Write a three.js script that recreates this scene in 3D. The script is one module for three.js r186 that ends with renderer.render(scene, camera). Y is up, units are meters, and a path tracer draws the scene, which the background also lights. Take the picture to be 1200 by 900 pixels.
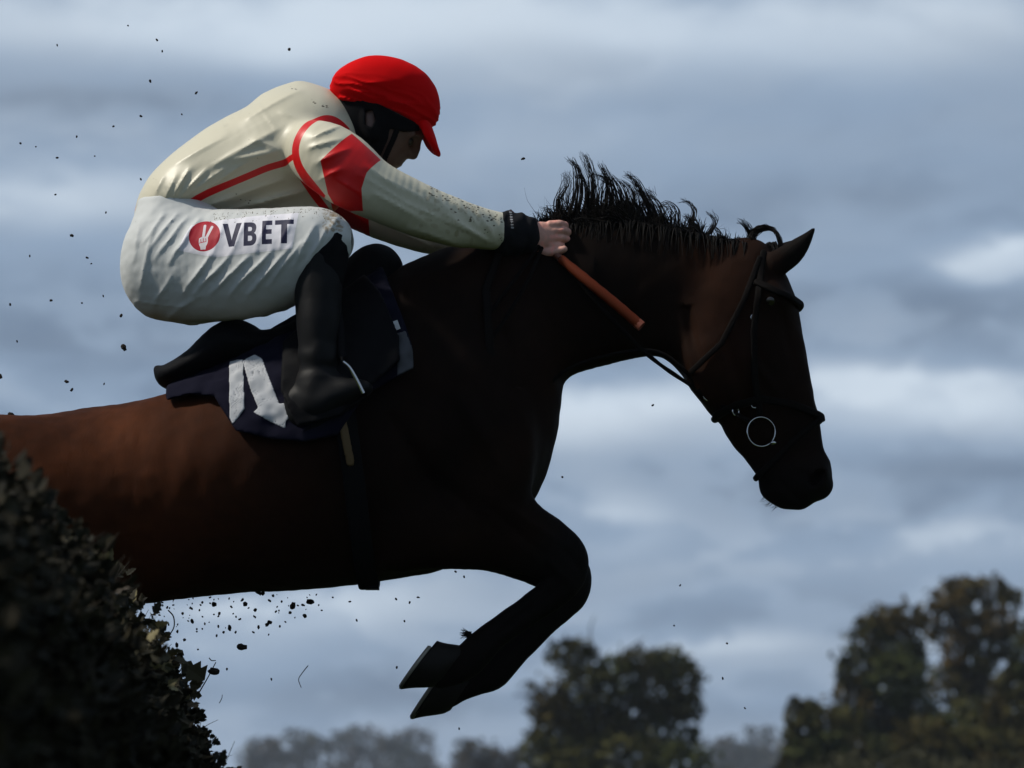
import * as THREE from 'three';
import { mergeGeometries, mergeVertices } from 'three/addons/utils/BufferGeometryUtils.js';
import { ImprovedNoise } from 'three/addons/math/ImprovedNoise.js';

// ---------------------------------------------------------------- camera, sky, sun, exposure
const scene = new THREE.Scene();
const DIST = 9, EYE = 0.5, PPM = 480, HORIZON = 964;      // metres to the horse's line of travel; photo pixels per metre there; horizon row
const camera = new THREE.PerspectiveCamera(2 * Math.atan(HORIZON / PPM / DIST) * 180 / Math.PI, 1200 / (2 * HORIZON), 0.1, 6000);
camera.position.set(0, EYE, DIST);
camera.lookAt(0, EYE, 0);
camera.setViewOffset(1200, 2 * HORIZON, 0, 0, 1200, 900);  // a lens shifted upwards, so that uprights stay upright
camera.focus = DIST - 0.12;
camera.userData.fStop = 3.1;

const noise = new ImprovedNoise();
const N3 = (x, y, z) => noise.noise(x + 31.7, y + 17.3, z + 9.1);
function fbm(x, y, z, oct = 4) { let s = 0, a = 0.5, f = 1; for (let i = 0; i < oct; i++) { s += a * N3(x * f, y * f, z * f); f *= 2.03; a *= 0.5; } return s; }
let seed = 12345;
const rnd = () => { seed = (seed + 0x6d2b79f5) | 0; let t = Math.imul(seed ^ (seed >>> 15), 1 | seed); t = (t + Math.imul(t ^ (t >>> 7), 61 | t)) ^ t; return ((t ^ (t >>> 14)) >>> 0) / 4294967296; };
const rr = (a, b) => a + (b - a) * rnd();
const clamp = (x, a = 0, b = 1) => Math.min(b, Math.max(a, x));
const smooth = (a, b, x) => { const t = clamp((x - a) / (b - a)); return t * t * (3 - 2 * t); };
const mix = (a, b, t) => a + (b - a) * t;

{ // broken grey cloud all round, with the banks and breaks that the photograph shows where it looks
  const w = 4096, h = 2048, data = new Float32Array(w * h * 4);
  // each: column, row, half width, half height (photo pixels), how much lighter or darker
  const banks = [
    [250, 20, 420, 45, 0.34], [700, 25, 260, 55, 0.16], [1080, 30, 260, 50, 0.20], [120, 130, 260, 26, -0.26], [60, 225, 240, 45, 0.24], [330, 60, 130, 30, 0.12],
    [640, 140, 230, 70, 0.10], [1000, 150, 260, 60, -0.02], [900, 235, 330, 50, -0.17], [1080, 360, 230, 60, -0.20], [1150, 306, 74, 26, 0.36], [1165, 282, 40, 14, 0.26], [1120, 322, 40, 12, 0.14], [80, 390, 260, 70, -0.14], [60, 320, 200, 34, -0.06],
    [1080, 478, 190, 40, 0.34], [1060, 450, 160, 10, 0.14], [700, 490, 120, 50, 0.22], [760, 470, 150, 34, 0.18], [1130, 545, 170, 26, -0.14], [780, 560, 260, 30, -0.08], [740, 605, 90, 34, 0.16], [690, 640, 70, 30, 0.10], [1080, 600, 200, 26, -0.10],
    [1150, 645, 150, 26, 0.12], [860, 655, 190, 22, 0.06], [800, 715, 170, 24, -0.07], [880, 760, 120, 20, 0.22], [1010, 740, 120, 30, -0.08], [380, 720, 170, 34, 0.20], [420, 800, 260, 34, -0.10], [950, 810, 130, 34, -0.04], [250, 760, 90, 40, 0.12],
  ];
  const dark = [0.142, 0.200, 0.292], mid = [0.277, 0.370, 0.504], light = [0.616, 0.714, 0.822], warm = [0.395, 0.43, 0.468];
  for (let j = 0; j < h; j++) {
    const el = ((j + 0.5) / h - 0.5) * Math.PI, y = Math.sin(el), c = Math.cos(el);
    for (let i = 0; i < w; i++) {
      const th = ((i + 0.5) / w - 0.5) * 2 * Math.PI, x = Math.cos(th) * c, z = Math.sin(th) * c;
      const o = (j * w + i) * 4;
      if (el < -0.02) { data[o] = 0.25; data[o + 1] = 0.3; data[o + 2] = 0.38; data[o + 3] = 1; continue; }
      // a cloud deck: flatter towards the horizon
      const az = Math.atan2(x, -z), near = Math.abs(az) < 0.35 && el < 0.4;
      if (!near && (i & 3 || j & 3)) { const q = ((j & 3 ? j - (j & 3) : j) * w + (i & ~3)) * 4; if (data[q + 3]) { for (let k = 0; k < 4; k++) data[o + k] = data[q + k]; continue; } }
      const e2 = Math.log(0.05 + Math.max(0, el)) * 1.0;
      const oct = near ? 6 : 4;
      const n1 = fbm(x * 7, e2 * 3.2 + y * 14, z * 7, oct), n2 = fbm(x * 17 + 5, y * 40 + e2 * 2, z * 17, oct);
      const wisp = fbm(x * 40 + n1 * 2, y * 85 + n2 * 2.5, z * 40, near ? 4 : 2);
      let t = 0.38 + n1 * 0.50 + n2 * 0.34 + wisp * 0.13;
      if (near) {
        const px = 600 + PPM * DIST * Math.tan(az), py = HORIZON - PPM * DIST * Math.tan(el) / Math.cos(az);
        const wx = px + n2 * 130 + wisp * 45, wy = py + n1 * 42 + n2 * 34 + wisp * 16;
        let add = 0;
        for (const b of banks) { const dx = (wx - b[0]) / b[2], dy = (wy - b[1]) / b[3], q = dx * dx + dy * dy; if (q < 6) add += b[4] * Math.exp(-q); }
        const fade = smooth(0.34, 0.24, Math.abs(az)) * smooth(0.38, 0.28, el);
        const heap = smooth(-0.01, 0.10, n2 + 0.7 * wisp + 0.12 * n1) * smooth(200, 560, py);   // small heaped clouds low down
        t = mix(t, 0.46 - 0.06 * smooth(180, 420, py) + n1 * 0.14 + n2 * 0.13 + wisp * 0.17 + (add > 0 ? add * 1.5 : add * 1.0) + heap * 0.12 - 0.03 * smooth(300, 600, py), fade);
      }
      const g = smooth(0.0, 1, n2 * 0.9 + 0.35);
      for (let k = 0; k < 3; k++) {
        let v = t < 0.45 ? mix(dark[k], mid[k], smooth(0.05, 0.45, t)) : mix(mid[k], light[k], smooth(0.4, 1.05, t));
        v = mix(v, warm[k] * (0.55 + 0.9 * t), 0.24 * g);
        data[o + k] = v;
      }
      data[o + 3] = 1;
    }
  }
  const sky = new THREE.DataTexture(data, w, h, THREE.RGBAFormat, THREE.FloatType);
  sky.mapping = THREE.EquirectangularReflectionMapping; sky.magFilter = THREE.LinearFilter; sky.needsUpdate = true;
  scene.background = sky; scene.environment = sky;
}
const sun = new THREE.DirectionalLight(new THREE.Color(1.0, 0.94, 0.83), 4.0);
sun.position.set(-13.5, 17, 1.2); sun.target.position.set(0, 1.3, 0);
sun.castShadow = true; sun.shadow.mapSize.set(2048, 2048); sun.shadow.radius = 7;
Object.assign(sun.shadow.camera, { left: -8, right: 8, top: 8, bottom: -8, near: 1, far: 60 });
scene.add(sun, sun.target);

const renderer = new THREE.WebGLRenderer({ antialias: true });
renderer.toneMapping = THREE.LinearToneMapping; renderer.toneMappingExposure = 1; renderer.shadowMap.enabled = true;

// ---------------------------------------------------------------- helpers
// a photo pixel and a distance from the horse's line of travel give a place in metres
const W = (px, py, z = 0) => { const k = (DIST - z) / DIST / PPM; return [(px - 600) * k, EYE + (HORIZON - py) * k, z]; };
const V = (px, py, z = 0) => new THREE.Vector3(...W(px, py, z));
const taken = new Map();
function numbered(name) { const n = taken.get(name) ?? 0; taken.set(name, n + 1); return n ? name + '_' + String(n).padStart(3, '0') : name; }
function tag(o, label, category, group, kind) { if (label) o.userData.label = label; if (category) o.userData.category = category; if (group) o.userData.group = group; if (kind) o.userData.kind = kind; return o; }
function shadowed(o) { o.castShadow = o.receiveShadow = true; return o; }
function thing(name, label, category, base, group) { const g = new THREE.Group(); g.name = numbered(name); g.position.set(...base); scene.add(g); return tag(g, label, category, group); }
const rootOf = (o) => { while (o.parent && o.parent !== scene) o = o.parent; return o; };
function part(parent, name, geometry, material, label) {   // geometry in world metres; moved so that it hangs under its thing
  const r = rootOf(parent).position; geometry.translate(-r.x, -r.y, -r.z);
  const m = shadowed(new THREE.Mesh(geometry, material)); m.name = name; parent.add(m);
  if (label) m.userData.label = label;
  return m;
}
const lin = (r, g, b) => new THREE.Color().setRGB(r, g, b);
const mat = (color, roughness = 0.8, extra = {}) => new THREE.MeshPhysicalMaterial({ color, roughness, side: THREE.DoubleSide, ...extra });

// -------- distance fields and the mesher
const smin = (a, b, k) => { const h = Math.max(k - Math.abs(a - b), 0) / k; return Math.min(a, b) - h * h * k * 0.25; };
const smax = (a, b, k) => -smin(-a, -b, k);
// a body swept through sections: each [top x, top y, bottom x, bottom y (pixels), half width (metres), distance z]
function loft(stations, sub = 6, power = 2) {
  const raw = stations.map(([tx, ty, bx, by, w, cz = 0]) => {
    const t = W(tx, ty, cz), b = W(bx, by, cz), h = Math.hypot(t[0] - b[0], t[1] - b[1]) / 2;
    return [(t[0] + b[0]) / 2, (t[1] + b[1]) / 2, cz, (t[0] - b[0]) / 2 / h, (t[1] - b[1]) / 2 / h, h, w];
  });
  const pts = [], n = raw.length;
  for (let i = 0; i < n - 1; i++) for (let s = 0; s < sub; s++) {
    const t = s / sub, a = raw[Math.max(0, i - 1)], b = raw[i], c = raw[i + 1], d = raw[Math.min(n - 1, i + 2)];
    pts.push(b.map((_, k) => 0.5 * (2 * b[k] + (c[k] - a[k]) * t + (2 * a[k] - 5 * b[k] + 4 * c[k] - d[k]) * t * t + (3 * b[k] - a[k] - 3 * c[k] + d[k]) * t * t * t)));
  }
  pts.push(raw[n - 1]);
  const m = pts.length, A = new Float64Array(m * 7), box = [1e9, 1e9, 1e9, -1e9, -1e9, -1e9];
  pts.forEach((p, i) => {
    const l = Math.hypot(p[3], p[4]); p[3] /= l; p[4] /= l; p[5] = Math.max(p[5], 0.002); p[6] = Math.max(p[6], 0.002);
    A.set(p, i * 7);
    const e = Math.max(p[5], p[6]);
    for (let k = 0; k < 3; k++) { box[k] = Math.min(box[k], p[k] - e); box[k + 3] = Math.max(box[k + 3], p[k] + e); }
  });
  const S = new Float64Array(m * 4);
  for (let i = 0; i < m - 1; i++) { const o = i * 7, q = o + 7; let d = 0; for (let k = 0; k < 3; k++) { S[i * 4 + k] = (A[o + k] + A[q + k]) / 2; d += (A[q + k] - A[o + k]) ** 2; } S[i * 4 + 3] = Math.sqrt(d) / 2 + Math.max(A[o + 5], A[q + 5], A[o + 6], A[q + 6]) * 1.1; }
  const f = (x, y, z) => {
    const ox = Math.max(box[0] - x, x - box[3], 0), oy = Math.max(box[1] - y, y - box[4], 0), oz = Math.max(box[2] - z, z - box[5], 0), out = Math.sqrt(ox * ox + oy * oy + oz * oz);
    if (out > 0.09) return out;
    let best = 1e9;
    for (let i = 0; i < m - 1; i++) {
      const e0 = x - S[i * 4], e1 = y - S[i * 4 + 1], e2 = z - S[i * 4 + 2], lim = (best > 0 ? best * 1.3 : 0) + 0.03 + S[i * 4 + 3];
      if (best < 1e8 && e0 * e0 + e1 * e1 + e2 * e2 > lim * lim) continue;
      const o = i * 7, q = o + 7, ax = A[o], ay = A[o + 1], bx = A[q] - ax, by = A[q + 1] - ay;
      let nx = A[o + 3] + A[q + 3], ny = A[o + 4] + A[q + 4];
      const mx = ny, my = -nx, dn = bx * mx + by * my;
      let t = Math.abs(dn) > 1e-9 ? ((x - ax) * mx + (y - ay) * my) / dn : 0;
      t = t < 0 ? 0 : t > 1 ? 1 : t;
      nx = A[o + 3] + (A[q + 3] - A[o + 3]) * t; ny = A[o + 4] + (A[q + 4] - A[o + 4]) * t;
      const l = 1 / Math.sqrt(nx * nx + ny * ny); nx *= l; ny *= l;
      const h = A[o + 5] + (A[q + 5] - A[o + 5]) * t, w = A[o + 6] + (A[q + 6] - A[o + 6]) * t;
      const dx = x - ax - bx * t, dy = y - ay - by * t, dz = z - A[o + 2] - (A[q + 2] - A[o + 2]) * t;
      const v = dx * nx + dy * ny, u = dx * ny - dy * nx, c = h < w ? h : w;
      const V1 = v / h, Z1 = dz / w, U1 = u / c;
      let r, g;
      if (power === 2) { r = Math.sqrt(V1 * V1 + Z1 * Z1 + U1 * U1); g = Math.sqrt(V1 * V1 / (h * h) + Z1 * Z1 / (w * w) + U1 * U1 / (c * c)); }
      else { const p = power; const s = Math.pow(Math.abs(V1), p) + Math.pow(Math.abs(Z1), p) + Math.pow(Math.abs(U1), p); r = Math.pow(s, 1 / p); g = r / c; }
      const d = g > 1e-6 ? r * (r - 1) / g : -c;
      if (d < best) best = d;
    }
    return best;
  };
  f.box = box;
  return f;
}
// round-ended tapering limbs: points [x, y (pixels), z, radius (metres)]
function limb(points) {
  const P = points.map(([px, py, z, r]) => [...W(px, py, z), r]), box = [1e9, 1e9, 1e9, -1e9, -1e9, -1e9];
  for (const p of P) for (let k = 0; k < 3; k++) { box[k] = Math.min(box[k], p[k] - p[3]); box[k + 3] = Math.max(box[k + 3], p[k] + p[3]); }
  const f = (x, y, z) => {
    let best = 1e9;
    for (let i = 0; i < P.length - 1; i++) {
      const a = P[i], b = P[i + 1], bx = b[0] - a[0], by = b[1] - a[1], bz = b[2] - a[2], px = x - a[0], py = y - a[1], pz = z - a[2];
      const t = clamp((px * bx + py * by + pz * bz) / (bx * bx + by * by + bz * bz + 1e-12));
      const ux = px - bx * t, uy = py - by * t, uz = pz - bz * t, d = Math.sqrt(ux * ux + uy * uy + uz * uz) - (a[3] + (b[3] - a[3]) * t);
      if (d < best) best = d;
    }
    return best;
  };
  f.box = box; return f;
}
const ball = (px, py, z, rx, ry = rx, rz = rx, turn = 0) => { const c = W(px, py, z), ca = Math.cos(turn), sa = Math.sin(turn); const f = (x, y, zz) => { const a = x - c[0], b = y - c[1], X = (a * ca + b * sa) / rx, Y = (b * ca - a * sa) / ry, Z = (zz - c[2]) / rz, r = Math.sqrt(X * X + Y * Y + Z * Z), g = Math.sqrt(X * X / rx / rx + Y * Y / ry / ry + Z * Z / rz / rz); return g > 1e-6 ? r * (r - 1) / g : -Math.min(rx, ry, rz); }; const e = Math.max(rx, ry, rz); f.box = [c[0] - e, c[1] - e, c[2] - e, c[0] + e, c[1] + e, c[2] + e]; return f; };
function blend(list, k) {
  const box = [1e9, 1e9, 1e9, -1e9, -1e9, -1e9];
  for (const g of list) for (let i = 0; i < 3; i++) { box[i] = Math.min(box[i], g.box[i]); box[i + 3] = Math.max(box[i + 3], g.box[i + 3]); }
  const f = (x, y, z) => { let d = list[0](x, y, z); for (let i = 1; i < list.length; i++) d = smin(d, list[i](x, y, z), k); return d; };
  f.box = box; return f;
}
// signed distance to a polygon given in pixels, reckoned at distance z0
function poly2(points, z0 = 0) {
  const P = points.map(([a, b]) => W(a, b, z0)), n = P.length;
  return (x, y) => {
    let d = 1e9, s = 1;
    for (let i = 0, j = n - 1; i < n; j = i++) {
      const ex = P[j][0] - P[i][0], ey = P[j][1] - P[i][1], wx = x - P[i][0], wy = y - P[i][1], t = clamp((wx * ex + wy * ey) / (ex * ex + ey * ey)), bx = wx - ex * t, by = wy - ey * t;
      d = Math.min(d, bx * bx + by * by);
      const c1 = y >= P[i][1], c2 = y < P[j][1], c3 = ex * wy > ey * wx;
      if ((c1 && c2 && c3) || (!c1 && !c2 && !c3)) s = -s;
    }
    return s * Math.sqrt(d);
  };
}
function line2(points, z0 = 0) {
  const P = points.map(([a, b]) => W(a, b, z0));
  return (x, y) => { let d = 1e9; for (let i = 0; i < P.length - 1; i++) { const ex = P[i + 1][0] - P[i][0], ey = P[i + 1][1] - P[i][1], wx = x - P[i][0], wy = y - P[i][1], t = clamp((wx * ex + wy * ey) / (ex * ex + ey * ey)); const ux = wx - ex * t, uy = wy - ey * t, q = ux * ux + uy * uy; if (q < d) d = q; } return Math.sqrt(d); };
}
// surface nets over a box, evaluated only near the surface
function skin(f, box, cell, pad = 0.02, slack = 2.2) {
  const o = [box[0] - pad, box[1] - pad, box[2] - pad], B = 4;
  const nb = [0, 1, 2].map((k) => Math.ceil((box[k + 3] + pad - o[k]) / cell / B)), nx = nb[0] * B + 1, ny = nb[1] * B + 1, nz = nb[2] * B + 1, sx = 1, sy = nx, sz = nx * ny;
  const F = new Float32Array(nx * ny * nz).fill(NaN), reach = B * cell * 0.87 * slack, live = [];
  for (let c = 0; c < nb[2]; c++) for (let b = 0; b < nb[1]; b++) for (let a = 0; a < nb[0]; a++) {
    const d = f(o[0] + (a + 0.5) * B * cell, o[1] + (b + 0.5) * B * cell, o[2] + (c + 0.5) * B * cell);
    if (Math.abs(d) > reach) continue;
    live.push([a, b, c]);
    for (let k = 0; k <= B; k++) for (let j = 0; j <= B; j++) for (let i = 0; i <= B; i++) {
      const x = a * B + i, y = b * B + j, z = c * B + k, at = x + y * sy + z * sz;
      if (F[at] !== F[at]) F[at] = f(o[0] + x * cell, o[1] + y * cell, o[2] + z * cell);
    }
  }
  const pos = [], idx = [], vert = new Map();
  const corner = [0, sx, sy, sx + sy, sz, sx + sz, sy + sz, sx + sy + sz], edges = [[0, 1], [2, 3], [4, 5], [6, 7], [0, 2], [1, 3], [4, 6], [5, 7], [0, 4], [1, 5], [2, 6], [3, 7]];
  const cells = [];
  for (const [a, b, c] of live) for (let k = 0; k < B; k++) for (let j = 0; j < B; j++) for (let i = 0; i < B; i++) {
    const x = a * B + i, y = b * B + j, z = c * B + k, at = x + y * sy + z * sz;
    let m = 0; for (let q = 0; q < 8; q++) if (F[at + corner[q]] < 0) m |= 1 << q;
    if (m === 0 || m === 255) continue;
    let X = 0, Y = 0, Z = 0, n = 0;
    for (const [p, q] of edges) {
      const A = F[at + corner[p]], D = F[at + corner[q]];
      if ((A < 0) === (D < 0)) continue;
      const t = A / (A - D); n++;
      X += (p & 1) + ((q & 1) - (p & 1)) * t; Y += ((p >> 1) & 1) + (((q >> 1) & 1) - ((p >> 1) & 1)) * t; Z += (p >> 2) + ((q >> 2) - (p >> 2)) * t;
    }
    vert.set(at, pos.length / 3);
    pos.push(o[0] + (x + X / n) * cell, o[1] + (y + Y / n) * cell, o[2] + (z + Z / n) * cell);
    cells.push(at);
  }
  for (const at of cells) {
    const s0 = F[at] < 0;
    for (const [e, u, v] of [[sx, sy, sz], [sy, sz, sx], [sz, sx, sy]]) {
      if (s0 === F[at + e] < 0) continue;
      const a = vert.get(at), b = vert.get(at - u), c = vert.get(at - u - v), d = vert.get(at - v);
      if (a === undefined || b === undefined || c === undefined || d === undefined) continue;
      if (s0) idx.push(a, b, c, a, c, d); else idx.push(a, c, b, a, d, c);
    }
  }
  const g = new THREE.BufferGeometry();
  g.setAttribute('position', new THREE.Float32BufferAttribute(pos, 3)); g.setIndex(idx); g.computeVertexNormals();
  return sideUV(g);
}
// texture coordinates in metres, laid on from the thing's own side
function sideUV(g) {
  const p = g.attributes.position, uv = new Float32Array(p.count * 2);
  for (let i = 0; i < p.count; i++) { uv[i * 2] = p.getX(i) + p.getZ(i) * 0.35; uv[i * 2 + 1] = p.getY(i) + p.getZ(i) * 0.2; }
  return g.setAttribute('uv', new THREE.BufferAttribute(uv, 2));
}
// uv over a rectangle of the side view, in pixels as they stand at z = 0
function rectUV(g, x0, y0, w, h) {
  const p = g.attributes.position, uv = g.attributes.uv;
  for (let i = 0; i < p.count; i++) uv.setXY(i, (600 + PPM * p.getX(i) - x0) / w, 1 - (HORIZON - PPM * (p.getY(i) - EYE) - y0) / h);
  return g;
}
function colours(g, f) { const p = g.attributes.position, c = new Float32Array(p.count * 3); for (let i = 0; i < p.count; i++) c.set(f(p.getX(i), p.getY(i), p.getZ(i)), i * 3); return g.setAttribute('color', new THREE.BufferAttribute(c, 3)); }
const PXof = (x) => 600 + PPM * x, PYof = (y) => HORIZON - PPM * (y - EYE);
// a tapering tube through points (Vector3) with radii; thin strands use three sides
function tube(points, r0, r1, sides = 5, steps = points.length * 3, flat = 1) {
  const curve = new THREE.CatmullRomCurve3(points), g = new THREE.TubeGeometry(curve, steps, 1, sides, false), p = g.attributes.position, c = new THREE.Vector3(), v = new THREE.Vector3();
  for (let i = 0; i <= steps; i++) {
    curve.getPointAt(i / steps, c); const r = typeof r0 === 'function' ? r0(i / steps) : mix(r0, r1, i / steps);
    for (let j = 0; j <= sides; j++) { const k = i * (sides + 1) + j; v.fromBufferAttribute(p, k).sub(c).multiplyScalar(r); v.z *= flat; v.add(c); p.setXYZ(k, v.x, v.y, v.z); }
  }
  return g;
}
function canvas(w, h, draw) { const c = document.createElement('canvas'); c.width = w; c.height = h; draw(c.getContext('2d'), w, h); return c; }
function noiseTex(size, f, srgb) { const d = new Uint8Array(size * size * 4); for (let j = 0; j < size; j++) for (let i = 0; i < size; i++) { const v = f(i / size, j / size), o = (j * size + i) * 4; for (let k = 0; k < 3; k++) d[o + k] = 255 * clamp(Array.isArray(v) ? v[k] : v); d[o + 3] = 255; } const t = new THREE.DataTexture(d, size, size); t.wrapS = t.wrapT = THREE.RepeatWrapping; t.magFilter = THREE.LinearFilter; if (srgb) t.colorSpace = THREE.SRGBColorSpace; t.needsUpdate = true; return t; }
// fold lines: [x0, y0, x1, y1, width px, height m]
const folds = (list, k, sharp = true) => { const L = list.map(([a, b, c, d, w, h]) => { const s = [600 + (a - 600) * k, 964 + (b - 964) * k], e = [600 + (c - 600) * k, 964 + (d - 964) * k]; return [...s, ...e, sharp ? w * 0.8 : w, h]; }); return (px, py, n) => { let s = 0; for (const [x0, y0, x1, y1, w, h] of L) { const wx = px - x0, wy = py - y0; if (wx * wx + wy * wy > 16900) continue; const ex = x1 - x0, ey = y1 - y0, l2 = ex * ex + ey * ey, t = clamp((wx * ex + wy * ey) / l2), ux = wx - ex * t, uy = wy - ey * t, q = ux * ux + uy * uy; if (q > 900) continue; const d = Math.sqrt(q) + n * 1.2; if (Math.abs(d) < w * 2.6) s += h * (sharp ? 1.15 * Math.exp(-1.25 * Math.abs(d) / w) : Math.exp(-d * d / (w * w))) * (0.25 + 0.75 * Math.sin(Math.PI * (0.12 + 0.8 * t))); } return s; }; };

// ---------------------------------------------------------------- ground
{
  const g = new THREE.PlaneGeometry(4000, 4000, 160, 160).rotateX(-Math.PI / 2); g.translate(0, 0, -1200);
  const tex = noiseTex(256, (u, v) => { const a = Math.PI * 2, n = fbm(Math.cos(u * a) * 2, Math.sin(u * a) * 2 + Math.cos(v * a) * 2, Math.sin(v * a) * 2, 5); return [0.19 + n * 0.14, 0.24 + n * 0.14, 0.09 + n * 0.08]; }, true);
  tex.repeat.set(900, 900);
  const m = shadowed(new THREE.Mesh(g, mat(lin(1, 1, 1), 0.95, { map: tex, specularIntensity: 0.2 }))); m.name = 'ground'; scene.add(tag(m, 'dark green turf of the racecourse', 'ground', null, 'structure'));
}
console.log('ground done');

// ---------------------------------------------------------------- horse
const bodyLoft = loft([
  [-182, 575, -172, 640, 0.06], [-165, 535, -160, 700, 0.16], [-110, 512, -112, 728, 0.235], [-40, 507, -45, 720, 0.27], [30, 494, 25, 716, 0.272], [100, 482, 95, 714, 0.262],
  [190, 468, 178, 704, 0.268], [265, 446, 262, 696, 0.285], [335, 412, 335, 692, 0.295], [400, 372, 402, 686, 0.29], [450, 338, 452, 679, 0.27], [505, 306, 505, 668, 0.24], [544, 300, 544, 648, 0.215], [566, 320, 564, 620, 0.185], [576, 352, 572, 592, 0.13], [581, 400, 577, 552, 0.07]], 5);
const neckLoft = loft([
  [490, 320, 590, 600, 0.13], [545, 288, 592, 560, 0.14], [588, 272, 608, 510, 0.125], [622, 267, 626, 472, 0.112], [662, 264, 655, 447, 0.1], [715, 262, 708, 430, 0.087],
  [765, 266, 753, 420, 0.077], [815, 276, 785, 421, 0.07], [855, 284, 808, 434, 0.066], [885, 290, 822, 450, 0.06]], 5);
const headLoft = loft([
  [884, 288, 812, 395, 0.06], [905, 300, 803, 422, 0.088], [919, 324, 804, 434, 0.1], [928, 356, 810, 445, 0.102], [937, 394, 823, 472, 0.09], [946, 434, 843, 494, 0.074], [954, 472, 855, 514, 0.06],
  [961, 506, 870, 529, 0.053], [967, 534, 884, 549, 0.051], [972, 556, 893, 565, 0.054], [970, 567, 896, 574, 0.048], [960, 573, 906, 577, 0.026]], 5, 2.35);
const lipLow = limb([[904, 573, 0, 0.024], [922, 582, 0, 0.027], [937, 584, 0, 0.0265]]), lipTop = limb([[952, 552, 0, 0.046], [961, 569, 0, 0.029]]);
const cheek = ball(845, 428, 0.062, 0.085, 0.095, 0.05), cheekF = ball(845, 428, -0.062, 0.085, 0.095, 0.05);
const brow = ball(905, 350, 0.082, 0.035, 0.024, 0.03, -0.5), browF = ball(905, 350, -0.082, 0.035, 0.024, 0.03, -0.5);
const earShape = (z) => loft([[906, 295, 908, 326, 0.022, z], [922, 287, 921, 319, 0.024, z], [935, 279, 935, 305, 0.02, z * 1.1], [946, 272.5, 945, 287, 0.011, z * 1.15], [954, 267, 953, 270, 0.003, z * 1.15]], 4);
const earFar = loft([[896, 295, 903, 322, 0.022, -0.062], [910, 288, 914, 314, 0.022, -0.064], [924, 283, 926, 303, 0.018, -0.068], [936, 280, 937, 290, 0.01, -0.07], [943, 277, 943, 280, 0.003, -0.07]], 4);
// forelegs folded under; the near one ends in the upper hoof, the far one in the lower
const foreNear = loft([
  [520, 530, 455, 668, 0.085, 0.13], [575, 562, 505, 662, 0.085, 0.135], [620, 589, 560, 664, 0.068, 0.13], [656, 609, 610, 671, 0.052, 0.125], [681, 634, 634, 679, 0.044, 0.12],
  [688, 658, 638, 683, 0.042, 0.118], [680, 688, 634, 686, 0.038, 0.115], [658, 710, 622, 693, 0.03, 0.113], [625, 732, 597, 711, 0.026, 0.11], [590, 757, 568, 731, 0.027, 0.107], [573, 776, 550, 744, 0.033, 0.105], [556, 792, 537, 757, 0.032, 0.103], [536, 802, 522, 764, 0.03, 0.102], [522, 806, 510, 768, 0.034, 0.101]], 5);
const foreFar = loft([
  [520, 540, 460, 660, 0.085, -0.13], [580, 575, 520, 658, 0.082, -0.13], [630, 605, 575, 668, 0.066, -0.125], [668, 633, 620, 683, 0.05, -0.12], [690, 662, 645, 693, 0.044, -0.115],
  [688, 692, 644, 704, 0.042, -0.112], [672, 719, 638, 702, 0.037, -0.11], [644, 745, 617, 722, 0.028, -0.105], [612, 778, 590, 752, 0.027, -0.1], [592, 802, 566, 772, 0.033, -0.098], [568, 811, 548, 783, 0.032, -0.096], [545, 820, 531, 787, 0.031, -0.095], [531, 828, 518, 793, 0.033, -0.094]], 5);
const shoulder = ball(545, 500, 0.17, 0.2, 0.12, 0.07, -0.95), shoulderF = ball(545, 500, -0.17, 0.2, 0.12, 0.07, -0.95);
const haunch = (z) => ball(-60, 590, z, 0.3, 0.2, 0.13, 0.15);
const hind = (z, d) => limb([[-60, 600, z, 0.13], [25, 680 + d, z * 1.05, 0.095], [-60, 675 + d, z, 0.075], [-150, 655 + d, z * 0.9, 0.045], [-172, 655 + d, z * 0.88, 0.042], [-245, 690 + d, z * 0.85, 0.03], [-312, 715 + d, z * 0.82, 0.031], [-330, 722 + d, z * 0.82, 0.037], [-360, 716 + d, z * 0.82, 0.031], [-375, 708 + d, z * 0.82, 0.036]]);
const horseParts = [bodyLoft, neckLoft, foreNear, foreFar, shoulder, shoulderF, haunch(0.13), haunch(-0.13), hind(0.15, 0), hind(-0.15, -14)];
const headParts = [headLoft, cheek, cheekF, brow, browF];
const nostril = ball(957, 560, 0.05, 0.023, 0.013, 0.022, 0.9), nostrilF = ball(958, 563, -0.05, 0.02, 0.011, 0.02, 0.9), nostrilRim = ball(957, 563, 0.042, 0.03, 0.02, 0.022, 0.9), nostrilRimF = ball(957, 563, -0.042, 0.03, 0.02, 0.022, 0.9);
const mouth = line2([[938, 590], [922, 577], [912, 566]]), earN = earShape(0.055);
const coarseHorse = (x, y, z) => {
  let d = horseParts[0](x, y, z);
  for (let i = 1; i < horseParts.length; i++) { const bb = horseParts[i].box; if (x < bb[0] - 0.1 || x > bb[3] + 0.1 || y < bb[1] - 0.1 || y > bb[4] + 0.1) { if (d > 1e8) d = 0.2; continue; } const e = horseParts[i](x, y, z), k = i === 1 ? 0.06 : i === 2 || i === 3 ? 0.05 : 0.1; if (e - d < k) d = smin(d, e, k); }
  if (x > 0.3) {
    let hd = 1e9; for (const p of headParts) hd = smin(hd, p(x, y, z), 0.04);
    hd = smin(smin(hd, lipLow(x, y, z), 0.02), lipTop(x, y, z), 0.02);
    d = smin(d, hd, 0.045);
  }
  return d;
};
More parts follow.
